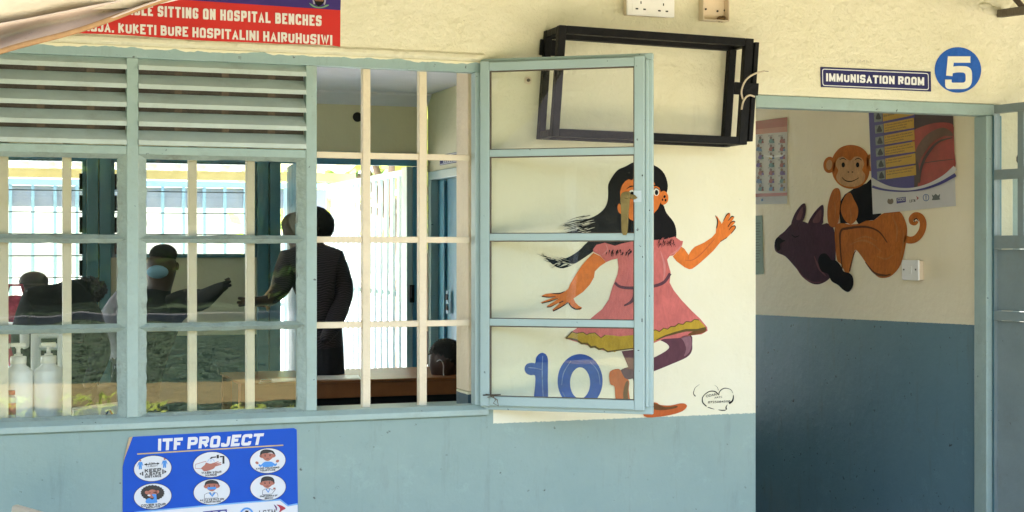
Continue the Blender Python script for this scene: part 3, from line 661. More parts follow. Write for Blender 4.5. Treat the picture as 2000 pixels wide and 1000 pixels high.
# steel leaf, swung out almost square to the wall
Hn = Vector((3.722, -.018, 0)); ld = Vector((.17, -.985, 0)).normalized(); ln = Vector((ld.y, -ld.x, 0))
if ln.x > 0: ln = -ln
def sleaf(u, v=400):
    d = ray(u, v); det = d.x * (-ld.y) + ld.x * d.y
    # CAM + d*t = Hn + ld*s
    r = Hn - CAM; t_ = (r.x * (-ld.y) + ld.x * r.y) / det; p = CAM + d * t_
    return (p - Hn).dot(ld), p.z
def lbox(b, s0, s1, d0, d1, z0, z1):
    P = lambda s, d, z: Hn + ld * s + ln * d + Vector((0, 0, z))
    return b.hexa([P(s0, d0, z0), P(s1, d0, z0), P(s1, d1, z0), P(s0, d1, z0), P(s0, d0, z1), P(s1, d0, z1), P(s1, d1, z1), P(s0, d1, z1)])
s1 = sleaf(1953)[0]; LW = .96
z_ = lambda v, u=1975: sleaf(u, v)[1]
zt_, za, zb_, zc_, zd_ = z_(204), z_(220), z_(331), z_(350), z_(460)
t = leaf = thing("metal_door", "grey teal steel door with small glass panes standing wide open", "door", Hn)
b = MB(); lbox(b, 0, s1, 0, .032, .02, zt_); lbox(b, LW - .06, LW, 0, .032, .02, zt_)
lbox(b, s1, LW - .06, 0, .032, za, zt_); lbox(b, s1, LW - .06, 0, .032, zc_, zb_); lbox(b, s1, LW - .06, 0, .032, z_(486), zd_)
lbox(b, s1, LW - .06, 0, .032, z_(626), z_(608)); lbox(b, s1, LW - .06, 0, .032, .02, .12)
b.build("leaf_frame", M_leafp, leaf, bevel=.003)
s2 = sleaf(1998)[0]; 
b = MB(); lbox(b, s2, s2 + .03, .001, .031, zd_, za); b.build("glazing_bar", M_leafp, leaf, bevel=.002)
for z0, z1 in ((zb_, za), (zd_, zc_)):
    for q0, q1 in ((s1, s2), (s2 + .03, LW - .06)):
        b = MB(); lbox(b, q0 + .0005, q1 - .0005, .014, .018, z0 + .0005, z1 - .0005); b.build("pane", M_glass, leaf)
b = MB(); lbox(b, s1 + .0005, LW - .061, .010, .014, .121, z_(627)); lbox(b, s1 + .0005, LW - .061, .010, .014, z_(607), z_(487)); b.build("panel", M_leafp, leaf)
# lettering on the wall beyond the open door, seen through its pane
M_ink = mat("black_brush_paint", (.012, .011, .01), .5, .2)
t = thing("painted_lettering", "black painted letters on the cream wall behind the open steel door", "lettering", PY(1990, 320))
text("letter", "do", [(1985, 322), (2035, 324), (2035, 284), (1985, 282)], M_ink, t, wall(.0015), .03, .25)
text("letter", "A", [(1989, 278), (2012, 279), (2012, 245), (1989, 244)], M_ink, t, wall(.0015), .03, .25)
# added window giving the open door's pane its reflected bars and greenery
t = thing("barred_window", "small added teal window with bars in the wall past the open steel door", "window", (4.27, .03, NZ0))
b = MB(); b.box(NX0, NX0 + .04, .01, .05, NZ0, NZ1); b.box(NX1 - .04, NX1, .01, .05, NZ0, NZ1); b.box(NX0 + .04, NX1 - .04, .01, .05, NZ1 - .04, NZ1); b.box(NX0 + .04, NX1 - .04, .01, .05, NZ0, NZ0 + .04); b.build("frame", M_teal, t, bevel=.003)
b = MB(); b.box(NX0 + .04, NX1 - .04, .028, .032, NZ0 + .04, NZ1 - .04); b.build("pane", M_glass, t)
for x in (NX0 + .16, NX0 + .32, NX0 + .48, NX0 + .64, NX0 + .80):
    b = MB(); b.box(x - .012, x + .012, .06, .08, NZ0, NZ1); b.build("bar", M_cbar, t)
for z in (1.15, 1.35, 1.55):
    b = MB(); b.box(NX0, NX1, .081, .09, z - .006, z + .006); b.build("crossbar", M_cbar, t)

# ---------------------------------------------------------------- black steel television cage on the wall
CG = Vector((2.18, -.08, 2.08))
t = cage = thing("television_cage", "empty black steel television cage bolted above the painted girl", "cage", CG)
cw, ch, cdp, br = .372, .189, .155, .027
def cpt(x, y, z):  # slightly tilted in the wall plane
    a = rad(-.8); x = x + z * .06; return Vector((2.174 + x * math.cos(a) - z * math.sin(a), y, 2.021 + x * math.sin(a) + z * math.cos(a)))
def cbar(name, x0, x1, y0, y1, z0, z1, parent=cage, m=None):
    b = MB(); b.hexa([cpt(*p) for p in ((x0, y0, z0), (x1, y0, z0), (x1, y1, z0), (x0, y1, z0), (x0, y0, z1), (x1, y0, z1), (x1, y1, z1), (x0, y1, z1))])
    return b.build(name, m or M_black, parent, bevel=.002)
yb = -.004
for y0, y1, wv in ((-cdp, -cdp + br, br), (yb - br, yb, .024)):
    cbar("upright", -cw, -cw + wv, y0, y1, -ch, ch); cbar("upright", cw - wv * 1.2, cw, y0, y1, -ch, ch)
    cbar("rail", -cw + wv + .001, cw - wv * 1.2 - .001, y0, y1, ch - br, ch); cbar("rail", -cw + wv + .001, cw - wv * 1.2 - .001, y0, y1, -ch, -ch + br)
for x in (-cw, cw - br):
    for z in (ch - br, -ch): cbar("stay", x + .001, x + br - .001, -cdp + br + .001, yb - br - .001, z + .001, z + br - .001)
cbar("hasp_plate", cw + .003, cw + .020, -cdp - .004, -cdp + .018, -ch + .012, ch - .012)
cbar("hasp", cw - .070, cw + .026, -cdp - .010, -cdp - .0045, -.014, .030)
cbar("fixing_bracket", -cw - .012, -cw + .05, yb - .012, yb - .001, ch - .085, ch - .030)
b = MB(); p = PY(1031, 157, -.001); b.prism([p + Vector((x * .001, 0, z * .001)) for x, z in smooth([(-11, -9), (6, -14), (13, 1), (7, 13), (-6, 11), (-13, 3)], 3)], (0, -.003, 0)); b.build("wall_plate", M_ivory, cage)
b = MB(); b.tube([p + Vector((0, -.004, 0)), p + Vector((0, -.010, 0))], .006, 6); b.build("bolt", M_rust, cage)
M_cable = mat("old_white_cable", (.55, .46, .33), .5, .1)
t = thing("loose_cable", "loose old white cable hooked over the right end of the black cage", "cable", PY(1455, 200, -.12))
q = lambda u, v, y: PY(u, v, y)
b = MB(); cpts = [q(1438, 275, -.05), q(1446, 240, -.08), q(1450, 206, -.17), q(1456, 191, -.178), q(1466, 185, -.178), q(1474, 187, -.175)]
b.tube([PY(*p, y) for p, y in zip(smooth([(1439, 274), (1445, 245), (1449, 210), (1454, 194), (1463, 186), (1474, 189)], 4, False), [-.05 - .135 * min(1, i / 10) for i in range(21)])], .0035, 8); b.build("loop", M_cable, t)
b = MB(); b.tube([PY(*p, -.178) for p in smooth([(1451, 194), (1448, 180), (1452, 165), (1460, 153), (1474, 144), (1493, 139)], 4, False)], .0034, 8); b.build("loose_end", M_cable, t)
b = MB(); b.tube([PY(1493, 139, -.178), PY(1501, 139.5, -.178)], .001, 5); b.build("bare_wire", M_rust, t)

# ---------------------------------------------------------------- sockets at the top of the wall
t = thing("wall_socket", "white double wall socket above the black cage", "socket", PY(1265, 36))
p0, p1 = PY(1225, 26, -.046), PY(1318, 30, -.046)
x0, x1, z1 = p0.x, p1.x, PY(1270, 31.5, -.046).z; zz = z1 + .086
b = MB(); b.box(x0 + .004, x1 - .004, -.034, -.0015, z1 + .003, zz - .003); b.build("back_box", M_ivory, t, bevel=.004)
b = MB(); b.box(x0, x1, -.046, -.0345, z1, zz); b.build("faceplate", M_white, t, bevel=.004)
b = MB(); b.box(x0 + .019, x1 - .012, -.0475, -.0462, z1 + .010, zz - .010); b.build("raised_centre", M_white, t, bevel=.001)
for u, v, w_, h_ in ((1252, 5, .0035, .009), (1296, 9, .0035, .009), (1244, 17, .009, .005), (1259, 18.2, .009, .005), (1288, 21, .009, .005), (1302.5, 22.2, .009, .005)):
    p = PY(u, v, -.048); b = MB(); b.box(p.x - w_ * .55, p.x + w_ * .55, -.0483, -.0476, p.z - h_ * .5, p.z + h_ * .5); b.build("pin_hole", M_dark, t)
t = thing("junction_box", "open white junction box with a lump of dried mud inside", "electrical box", PY(1400, 44))
p0, p1 = PY(1374, 38, -.04), PY(1425, 41, -.04); x0, x1, z1 = p0.x, p1.x, PY(1400, 40, -.04).z; zz = z1 + .086; e = .0035
b = MB()
b.box(x0, x0 + e, -.04, -.0015, z1, zz); b.box(x1 - e, x1, -.04, -.0015, z1, zz); b.box(x0 + e, x1 - e, -.04, -.0015, z1, z1 + e); b.box(x0 + e, x1 - e, -.04, -.0015, zz - e, zz); b.box(x0 + e, x1 - e, -.006, -.0016, z1 + e, zz - e)
b.build("box", M_ivory, t, bevel=.001)
b = MB(); 
for k in range(9): b.ball((x1 - .020 + random.uniform(-.012, .010), -.012 + random.uniform(-.006, .002), z1 + .011 + random.uniform(-.006, .006)), .009, .008, .007, 10)
b.build("mud_lump", mat("dried_mud", (.22, .13, .06), .95, .3, 80, 1.0, 150), t)
for u, v in ((1378, 18), (1401, 22), (1415, 20.5)):
    p = PY(u, v, -.007); b = MB(); b.tube([p, p + Vector((0, -.004, 0))], .0035, 10); b.build("screw", M_dark, t)

# ---------------------------------------------------------------- sign and round number over the door
t = thing("room_sign", "navy sign with white border reading IMMUNISATION ROOM over the doorway", "sign", PY(1710, 179))
M_navyp = mat("navy_plate", (.016, .014, .10), .28, .06)
b = MB(); b.prism([PY(u, v, -.0012) for u, v in ((1602, 131), (1817, 140), (1817.8, 179), (1603.2, 170))], (0, -.003, 0)); b.build("plate", M_navyp, t)
def rrect(bl, br_, tr, tl, r):
    out = []; Q = [bl, br_, tr, tl]
    for i in range(4):
        p, a, c = Q[i], Q[i - 1], Q[(i + 1) % 4]
        da = math.hypot(a[0] - p[0], a[1] - p[1]); dc = math.hypot(c[0] - p[0], c[1] - p[1])
        A1 = (p[0] + (a[0] - p[0]) / da * r, p[1] + (a[1] - p[1]) / da * r); C1 = (p[0] + (c[0] - p[0]) / dc * r, p[1] + (c[1] - p[1]) / dc * r)
        for k in range(5):
            s = k / 4; out.append(((1 - s) ** 2 * A1[0] + 2 * s * (1 - s) * p[0] + s * s * C1[0], (1 - s) ** 2 * A1[1] + 2 * s * (1 - s) * p[1] + s * s * C1[1]))
    return out
def frame_decal(name, outer, inner, m, parent, mp):
    b = MB(); n = len(outer)
    for i in range(n): b.face([mp(*outer[i]), mp(*outer[(i + 1) % n]), mp(*inner[(i + 1) % n]), mp(*inner[i])])
    return b.build(name, m, parent, fixn=False)
frame_decal("border", rrect((1606.5, 167.5), (1814.2, 176), (1813.6, 142.8), (1605.8, 134), 5), rrect((1607.8, 166.0), (1813.0, 174.4), (1812.3, 144.4), (1607.2, 135.6), 4), M_signw, t, wall(.0052))
block("lettering", "IMMUNISATION ROOM", [(1613.5, 158.8), (1805, 167), (1805, 151), (1613.5, 143)], M_signw, t, wall(.0055), .24, .12)
M_bluep = mat("blue_wall_paint", (.018, .105, .43), .6, .12, 14, .5, 60, chips=.3, spec=.2)
M_numw = mat("cream_number_paint", (.80, .77, .62), .65, .06, 14, .5, 60)
t = thing("round_number", "blue painted disc with a cream number 5 beside the door sign", "painted sign", PY(1871, 181))
decal("disc", ell(1871, 136.6, 45.5, 44.5, 0, 60), M_bluep, t, wall(.0012))
block("numeral", "5", [(1846, 174), (1898.5, 174), (1898.5, 110), (1846, 110)], M_numw, t, wall(.0022), .195)
t = thing("glue_ghost", "faint grey ghost of an older sign left on the plaster over the navy sign", "stain", PY(1680, 128))
text("lettering", "MMUNI", [(1702, 125), (1651, 123), (1651, 116), (1702, 118)], mat("faint_ghost", (.62, .58, .44), .8, .3, 60), t, wall(.001), .0)

# ---------------------------------------------------------------- red banner
M_red = mat("red_vinyl", (.56, .018, .014), .38, .07, 6, .06, 20); M_purp = mat("purple_vinyl", (.035, .014, .15), .38, .1, 6)
M_bw = mat("banner_white", (.74, .70, .64), .45, .05)
t = thing("banner", "red and purple vinyl notice on hospital benches above the louvres", "banner", PY(420, 88))
def strip(f0, f1, off, m, name, n=24):
    b = MB()
    pr = None
    for i in range(n + 1):
        s = i / n; w_ = .0015 + off
        cur = (PY(*f0(s), -w_ - .002 * math.sin(s * 9) ** 2), PY(*f1(s), -w_))
        if pr: b.face([pr[0], cur[0], cur[1], pr[1]])
        pr = cur
    return b.build(name, m, t)
strip(lambda s: (118 + s * 549 - 2.5 * max(0, s - .9) * 10, 64.5 + s * 27 - (2.2 * math.sin(s * 8) if s < .98 else 0)), lambda s: (168 + 497 * s, -13 + 33 * s), 0.001, M_red, "red_panel")
strip(lambda s: (168 + 497 * s, -13 + 33 * s), lambda s: (168 + s * 499, -71 + 34 * s), 0.001, M_purp, "purple_panel")
block("lettering", "NO IDLE SITTING ON HOSPITAL BENCHES", [(222, 27.2), (628, 51.3), (628, 30.2), (222, 6)], M_bw, t, wall(.0052), .215, .115)
block("lettering", "U PAMOJA. KUKETI BURE HOSPITALINI HAIRUHUSIWI", [(112, 57.5), (649, 88.2), (649, 68.6), (112, 38)], M_bw, t, wall(.0052), .215, .115)
cr = decal("crest", [[(614, -10), (633, -9), (633, 4), (628, 10), (622, 12.5), (617, 9), (614, 3)]], M_black, t, wall(.0056))
decal("shield", [[(615.5, -10), (631.5, -9), (631.5, 3), (615.5, 2)]], flat("crest_brown", (.22, .09, .03)), cr, wall(.0062))
decal("ribbon", [smooth([(604, 6), (609, 8), (614, 11.5), (622, 13.5), (631, 12.8), (637, 9.5), (643, 9.5), (638, 13), (630, 15.5), (622, 16), (613, 14), (607, 10)], 3)], flat("crest_green", (.16, .3, .17)), cr, wall(.0066))
decal("supporter", [ribbon([(610, -10), (612, 0), (614, 8)], 3), ribbon([(636, -8), (635, 2), (633, 9)], 3)], flat("crest_grey", (.35, .33, .42)), cr, wall(.0062))

# ---------------------------------------------------------------- blue poster under the window
M_pblue = mat("poster_blue", (.010, .080, .46), .45, .05, 10, spec=.15); M_pw = mat("poster_white", (.66, .66, .66), .42, .04)
M_pk = mat("print_black", (.012, .010, .012), .45, .1); M_pskin = mat("print_skin", (.40, .13, .09), .45, .05); M_psb = mat("print_sky_blue", (.05, .25, .62), .45, .05)
M_gold = mat("print_gold", (.52, .38, .14), .4, .05); M_kraft = mat("bare_card", (.50, .36, .22), .8, .1, 20)
t = post = thing("poster", "blue and white health poster with six round pictures under the window", "poster", PY(410, 1000))
B1, B2, B3, B4, B5 = wall(.0025), wall(.0032), wall(.0039), wall(.0046), wall(.0053)
b = MB(); b.prism([PY(u, v, -.0008) for u, v in ((259, 853), (574, 836), (579.5, 839), (583, 1075), (239.5, 1082), (239.5, 912), (245, 890))], (0, -.0014, 0)); b.build("sheet", M_pblue, post)
b = MB(); b.prism([PY(u, v, -.0006) for u, v in ((252, 854), (259, 853), (245, 890), (240, 903))], (0, -.004, 0)); b.build("torn_corner", M_kraft, post)
block("heading", "ITF PROJECT", [(308.5, 880.5), (511, 868.5), (516, 846), (309, 857)], M_pw, post, B2, .26, .11)
decal("rule", [[(268, 885.6), (553, 868.3), (553.4, 870.6), (268.2, 888)]], M_gold, post, B2)
decal("footer", [[(284, 1000), (400, 989.4), (475, 983.2), (547, 977.6), (562, 989.2), (581.3, 985.6), (583, 1074), (262, 1080), (262, 1002)]], M_pw, post, B2)
decal("footer_edge", [ribbon([(262, 1001), (284, 998.6), (400, 988), (475, 981.8), (547.5, 976), (562.3, 987.6), (581.3, 984)], 2.6, 0)], mat("print_pale_blue", (.16, .38, .68), .45), post, B3)
def badge(cx_, cy__, rx=36, ry=25):
    c = decal("picture_disc", ell(cx_, cy__, rx, ry, -5, 40), M_pw, post, B2)
    frame_decal("ring", ell(cx_, cy__, rx + .5, ry + .5, -5, 40), ell(cx_, cy__, rx - .5, ry - .5, -5, 40), M_pk, c, B3); return c
def lines(c, ls):
    for s, q in ls:
        if s.upper() == s: block("caption", s, q, M_pk, c, B4, .24, .2)
        else: text("caption", s, q, M_pk, c, B4, .01)
def q4(cx_, cy__, w, h, sl=-.07): return [(cx_ - w / 2, cy__ + h / 2 - sl * w / 2), (cx_ + w / 2, cy__ + h / 2 + sl * w / 2), (cx_ + w / 2, cy__ - h / 2 + sl * w / 2), (cx_ - w / 2, cy__ - h / 2 - sl * w / 2)]
# 1 distance
c = badge(298.3, 915, 37, 25.2)
lines(c, [("KEEP", q4(298.7, 918.6, 32, 7)), ("A SAFE", q4(299, 925.0, 31, 5.2)), ("DISTANCE", q4(299, 930.4, 32, 4.6)), ("6 Feet", q4(297, 904, 12, 2.6)), ("1.5 Meters", q4(297, 910, 21, 2.8))])
for u, v in ((274, 906.5), (321.4, 903.5)):
    decal("figure", [[(u - 3.5, v - 4), (u + 3.5, v - 4.4), (u + 6, v + 3), (u + 4.6, v + 3.4), (u + 3, v - .5), (u + 3.2, v + 10), (u + .6, v + 10.2), (u, v + 5), (u - .6, v + 10.3), (u - 3, v + 10.4), (u - 2.8, v), (u - 5, v + 4.4), (u - 6, v + 4)]], M_psb, c, B3)
    decal("head", ell(u, v - 7, 2, 1.9), M_pskin, c, B3)
decal("arrow", [[(281, 907.4), (287, 904.4), (287, 906.2), (307, 904.8), (307, 903), (312, 905.2), (307, 908), (307, 906.4), (287, 908), (287, 909.6)]], M_pk, c, B3)
decal("chevrons", [[(272, 925.5), (276, 922.6), (276, 928)], [(277.4, 921.5), (280, 921), (280, 929), (277.4, 928.6)], [(325.5, 921.5), (321, 917.8), (321, 924.6)], [(319.6, 917), (317, 916.6), (317, 926), (319.6, 925.4)]], M_pk, c, B3)
# 2 wash hands
c = badge(412.9, 907.4, 36, 25)
decal("tap", [[(410, 894.5), (413, 892.4), (422, 891.4), (422, 893.6), (414, 894.6), (414, 896), (410, 896.4)], [(423, 888.6), (427.6, 888.2), (427.6, 895), (423, 895.4)], [(429, 890.8), (438.4, 890.2), (438.4, 905.6), (434.4, 906), (434.6, 893), (429, 893.4)]], M_pk, c, B3)
decal("hand", smooth([(393, 914), (400, 908), (402, 903.5), (406, 904.5), (412, 905.6), (426, 901), (426.5, 902.4), (420, 905), (431, 903), (431.4, 904.6), (422, 907), (432, 906), (431.6, 908), (421, 911), (418, 915), (408, 919), (399, 920.4), (395, 917)], 2), M_pskin, c, B3)
decal("cuff", [ribbon([(403, 901), (398, 902), (382, 907), (381.6, 915), (394, 915.4)], 1.0, 0)], M_pskin, c, B3)
decal("water", [ribbon([(409, 896.5), (405, 902)], .7, 0), ribbon([(412, 896.5), (412, 902)], .7, 0), ribbon([(415, 896.3), (419, 901.4)], .7, 0)], M_psb, c, B3)
lines(c, [("WASH YOUR", q4(413, 922.6, 39, 4.4, -.06)), ("HANDS", q4(412.4, 927.6, 22, 4))])
# head helper for the drawn pictures
def drawn(c, u, v, s=1.0, hair=None, ears=True, body=None, mask=False):
    if body: 
        for m_, pts in body: decal("clothing", pts, m_, c, B3)
    if hair: decal("hair", smooth(hair, 3), M_pk, c, B3)
    for e_ in () if not ears else (ell(u - 12.5 * s, v + .5, 4.6 * s, 3 * s, 25), ell(u + 12.5 * s, v - .5, 4.6 * s, 3 * s, -30)): decal("ear", [e_], M_pskin, c, B3)
    decal("face", smooth([(u - 11 * s, v - 5 * s), (u + 11 * s, v - 5.6 * s), (u + 11 * s, v + 2), (u + 6 * s, v + 7 * s), (u + 2, v + 9.5 * s), (u - 2, v + 9.5 * s), (u - 7 * s, v + 7 * s), (u - 11 * s, v + 2)], 3), M_pskin, c, B4)
    decals(("eye", "eye", "brow", "brow", "brow"), [ell(u - 5 * s, v - .6, 1.3, 1.2, 0, 10), ell(u + 5 * s, v - 1.2, 1.3, 1.2, 0, 10), ribbon([(u - 7.5 * s, v - 2.6), (u - 3, v - 3.4)], .6, 0), ribbon([(u + 3, v - 3.6), (u + 7.5 * s, v - 3.4)], .6, 0)], M_pk, c, B5)
    if mask: decal("mask", [[(u - 9 * s, v + 1.2), (u + 8.5 * s, v + .6), (u + 8.5 * s, v + 5), (u - 8.5 * s, v + 6)]], M_psb, c, B5)
    else: decal("mouth", [ribbon([(u - 2.6, v + 5.4), (u, v + 4.6), (u + 2.6, v + 5)], .7)], M_pk, c, B5)
# 3 avoid touching
c = badge(523, 899.8, 35, 24.5)
drawn(c, 522.6, 891, .95, [(508, 890), (509, 882), (516, 878), (525, 878), (533, 880.5), (537, 886), (536.6, 890), (531, 884), (520, 886), (512, 892)],
      body=[(M_psb, smooth([(515, 903), (522, 901.6), (531, 902), (537, 906), (540, 904.5), (541, 907), (537, 911), (533, 907.5), (533.6, 911), (514, 912.4), (513, 908.6), (509, 912.6), (504.6, 908.4), (506.6, 906.6), (509.6, 908)], 2)), (M_pskin, [ell(502, 904, 3.4, 2.6, 30), ell(542, 900.6, 3.4, 2.6, -30)])])
lines(c, [("AVOID TOUCHING", q4(522.6, 914.2, 46, 3.6, -.06)), ("YOUR FACE", q4(523, 918.4, 30, 3.4, -.06))])
# 4 cover mouth
c = badge(298.3, 969.5, 37, 25.3)
aff = [(u, v) for u, v in ell(298, 962.5, 23, 15, 0, 44)]; aff = [(298 + (u - 298) * (1.04 if i % 2 else .96), 962.5 + (v - 962.5) * (1.04 if i % 2 else .96)) for i, (u, v) in enumerate(aff)]
decal("hair", aff, M_pk, c, B3)
for e_ in (ell(287, 962, 4.2, 3.4, 20), ell(307, 961, 4.2, 3.2, -30)): decal("ear", [e_], M_pskin, c, B4)
decal("face", smooth([(289, 960), (297, 956), (306, 959), (306, 966), (300, 972), (294, 972), (289, 967)], 3), M_pskin, c, B4)
decal("clothing", [smooth([(286, 983), (285.6, 976), (292, 972.6), (297, 976), (301, 972), (296, 966), (301, 965), (305, 966), (306, 976), (306.6, 981.6)], 2)], M_psb, c, B5)
decals(("eye", "eye", "brow", "brow", "brow"), [ribbon([(290.4, 963), (294.4, 962)], .9, 0), ribbon([(299, 962), (303, 962)], .9, 0)], M_pk, c, B5)
decal("tissue", [ell(291, 967.4, 3, 1.6)], M_pw, c, wall(.006))
lines(c, [("COVER YOUR", q4(299.4, 986, 48, 4.4)), ("MOUTH", q4(299, 990.4, 27, 4))])
# 5 mask
c = badge(413.8, 960.6, 36, 25)
coat = [(399, 973.6), (399.6, 966), (404, 963.4), (411, 961.8), (414, 966), (418, 961.4), (424, 963), (425.6, 967), (425.6, 972.4)]
decal("clothing", [ribbon(coat + [coat[0]], .8, 0)], M_pk, c, B3)
decal("collar", [[(407.6, 963), (411, 962), (414, 968), (418, 962), (421, 963), (414.6, 970.6)]], M_psb, c, B3)
drawn(c, 413.8, 950.4, .95, [(400, 951), (401, 942), (408, 938), (416, 937.4), (424, 940), (427.6, 945), (427, 950), (421, 946), (408, 947)], mask=True)
lines(c, [("ALWAYS PUT ON", q4(414, 975.8, 47, 3.8, -.06)), ("YOUR MASK", q4(414.6, 980, 34, 3.6, -.06))])
# 6 inform
c = badge(523.6, 952, 35, 25)
coat = [(512.4, 966), (513, 958), (517, 955.4), (523, 954.4), (528, 954.4), (532, 957), (536, 954), (538, 956), (533, 962), (531, 965)]
decal("clothing", [ribbon(coat + [coat[0]], .8, 0)], M_pk, c, B3)
decal("collar", [[(518.6, 955.6), (521, 955), (523.6, 960), (526, 954.8), (528, 955), (524, 963)]], M_psb, c, B3)
decal("hand", [ell(536, 954, 2.4, 2.2)], M_pskin, c, B3); decal("thermometer", [ell(536, 951, 2.2, 1.5)], M_pw, c, B4)
drawn(c, 522, 944.6, .88, [(509.4, 944), (510.4, 935), (516, 931), (525, 930.4), (533, 933.4), (536, 939), (535, 944), (529, 939), (514, 940)])
lines(c, [("INFORM IF", q4(525, 968.6, 34, 3.6, -.05)), ("SICK", q4(525.4, 973, 17, 3.4, -.05))])
# logos of the footer
c = decal("logo_block", [[(396.5, 999), (443, 994.5), (443.5, 1020), (397, 1024)]], flat("logo_navy", (.03, .03, .22)), post, B3)
block("lettering", "CDC", [(401, 1016), (441, 1013), (441, 997.5), (401, 1000.6)], M_pw, c, B4, .24, .12)
c = frame_decal("seal", ell(482, 1008, 14.5, 17, 0, 36), ell(482, 1008, 11, 13.4, 0, 36), M_psb, post, B3)
decal("emblem", [[(478.4, 996.6), (480.4, 998), (482, 996.4), (484, 998), (485.6, 996.4), (485, 1001), (479.4, 1001.4)]], M_pk, c, B3); decal("emblem_stem", [[(481, 1001), (483.4, 1001), (483, 1018), (481.4, 1018)]], flat("print_red", (.40, .02, .04)), c, B4)
block("logo_lettering", "LSTM", [(506, 1008), (538, 1005), (538, 994), (506, 997)], flat("print_grey", (.12, .12, .12)), post, B3, .16, .15)
decal("logo_arrow", [smooth([(540, 985.6), (549, 987), (558, 993), (551, 997), (544, 1003), (547, 995), (545, 990)], 3)], MATS["print_red"], post, B3)
decal("logo_arrow", [smooth([(534.6, 985.4), (539, 988), (541, 992), (540.6, 998), (537.6, 991)], 3)], flat("print_plum", (.12, .02, .12)), post, B3)

# ---------------------------------------------------------------- painted girl on the wall
K = dict(rough=.5, var=.16, vs=11, bump=.3, bs=45, brush=.10, spec=.2)
G_or = mat("mural_orange", (.64, .16, .02), **K); G_or2 = mat("mural_deep_orange", (.47, .10, .02), **K); G_pink = mat("mural_pink", (.53, .13, .115), **K)
G_pink2 = mat("mural_pale_pink", (.58, .20, .18), **K); G_plum = mat("mural_plum", (.095, .030, .045), **K); G_plum2 = mat("mural_pale_plum", (.22, .10, .12), **K)
G_yel = mat("mural_mustard", (.42, .27, .02), **K); G_olive = mat("mural_olive", (.10, .065, .012), **K); G_blk = mat("mural_black", (.007, .0065, .007), .7, .3, 20, .1, spec=.12)
G_wht = mat("mural_white", (.78, .74, .62), **K); G_bl = mat("mural_blue", (.014, .065, .29), .55, .22, 14, .12, spec=.2); G_brn = mat("mural_brown", (.13, .05, .012), **K)
L1, L2, L3, L4, L5 = wall(.0010), wall(.0017), wall(.0024), wall(.0031), wall(.0038)
t = girl = thing("girl_mural", "painted running girl in a pink dress on the cream wall behind the open casement", "mural", PY(1245, 815))
hair = [(1198, 342), (1208, 331), (1222, 325), (1240, 316), (1262, 318), (1284, 326), (1298, 340), (1304.5, 362), (1301, 380), (1294, 396), (1297, 403), (1302, 416), (1316, 434), (1321, 452), (1318, 469), (1298, 474), (1270, 482), (1235, 489), (1207, 494), (1190, 493), (1177, 481),
        (1166, 486), (1142, 503), (1115, 519), (1094, 524), (1075, 513), (1058, 495), (1080, 507), (1106, 504), (1130, 490), (1147, 473), (1166, 461), (1135, 457), (1098, 457), (1135, 445), (1094, 441), (1130, 433), (1160, 423), (1178, 410), (1186, 395), (1188, 378), (1188, 360)]
h = decal("hair", smooth(hair, 3), G_blk, girl, L1)
st = []
random.seed(3)
for (ax, ay, bx, by, cx2, cy2) in ((1118, 434, 1160, 424, -34, 10), (1112, 446, 1165, 440, -30, 8), (1072, 506, 1120, 514, -26, -8), (1085, 516, 1130, 508, -18, 6), (1120, 460, 1160, 462, -22, 4)):
    for k in range(11):
        s = random.random(); x, y = ax + (bx - ax) * s + random.uniform(-3, 3), ay + (by - ay) * s + random.uniform(-6, 6); l = random.uniform(.5, 1.1)
        st.append(ribbon([(x, y), (x + cx2 * l * .5, y + cy2 * l * .35), (x + cx2 * l, y + cy2 * l)], (1.4, .9, .2), 2))
for k in range(34):
    x, y = random.uniform(1285, 1318), random.uniform(466, 478); st.append(ribbon([(x, y), (x - random.uniform(-3, 6), y + random.uniform(4, 9))], (1.5, 1, .2), 0))
for k in range(26):
    x, y = random.uniform(1180, 1236), random.uniform(486, 494); st.append(ribbon([(x, y), (x - random.uniform(0, 8), y + random.uniform(4, 11))], (2.2, 1.4, .2), 0))
dress = [(1201, 480), (1213, 476), (1240, 470), (1296, 468), (1318, 462), (1329, 470), (1334, 471), (1333, 477), (1325, 489), (1315, 499), (1308, 500), (1303, 507), (1306, 519), (1310, 532), (1308, 552), (1316, 567), (1331, 586), (1352, 608), (1368, 623), (1381, 639), (1382, 646), (1370, 653), (1350, 655), (1330, 660), (1296, 662),
         (1262, 676), (1240, 682), (1208, 683), (1187, 687), (1162, 679), (1136, 671), (1104, 661), (1119, 646), (1150, 625), (1176, 604), (1189, 585), (1196, 561), (1206, 536), (1208, 522), (1206, 505), (1196, 507), (1184, 512), (1172, 499), (1159, 492), (1158, 487), (1165, 478), (1181, 474)]
decal("dress", dress, G_pink, girl, L2)
for r_ in (ribbon([(1332, 478), (1322, 490), (1308, 498)], (2, 4, 1)), ribbon([(1183, 476), (1186, 488), (1176, 498)], (1, 3, 1)), ribbon([(1290, 490), (1298, 520), (1296, 548)], (1, 5, 1))): decal("dress_fold", [r_], G_pink2, girl, L3)
decal("loose_hair", st, G_blk, girl, L4)
gaps = []
for (ax, ay, bx_, by, ex, ey, n_) in ((1104, 442, 1168, 430, -26, 7, 26), (1108, 456, 1168, 446, -22, 5, 18), (1064, 500, 1118, 513, -16, -5, 22), (1084, 519, 1128, 510, -16, 5, 14), (1286, 470, 1316, 466, -5, 11, 22), (1192, 490, 1234, 488, -4, 7, 12)):
    for k in range(n_):
        q = random.random() ** 1.4; x, y = ax + (bx_ - ax) * q + random.uniform(-2, 2), ay + (by - ay) * q + random.uniform(-5, 5); l = random.uniform(.35, 1)
        gaps.append(ribbon([(x, y), (x + ex * l * .5, y + ey * l * .4), (x + ex * l, y + ey * l)], (.3, 1.1, .2), 2))
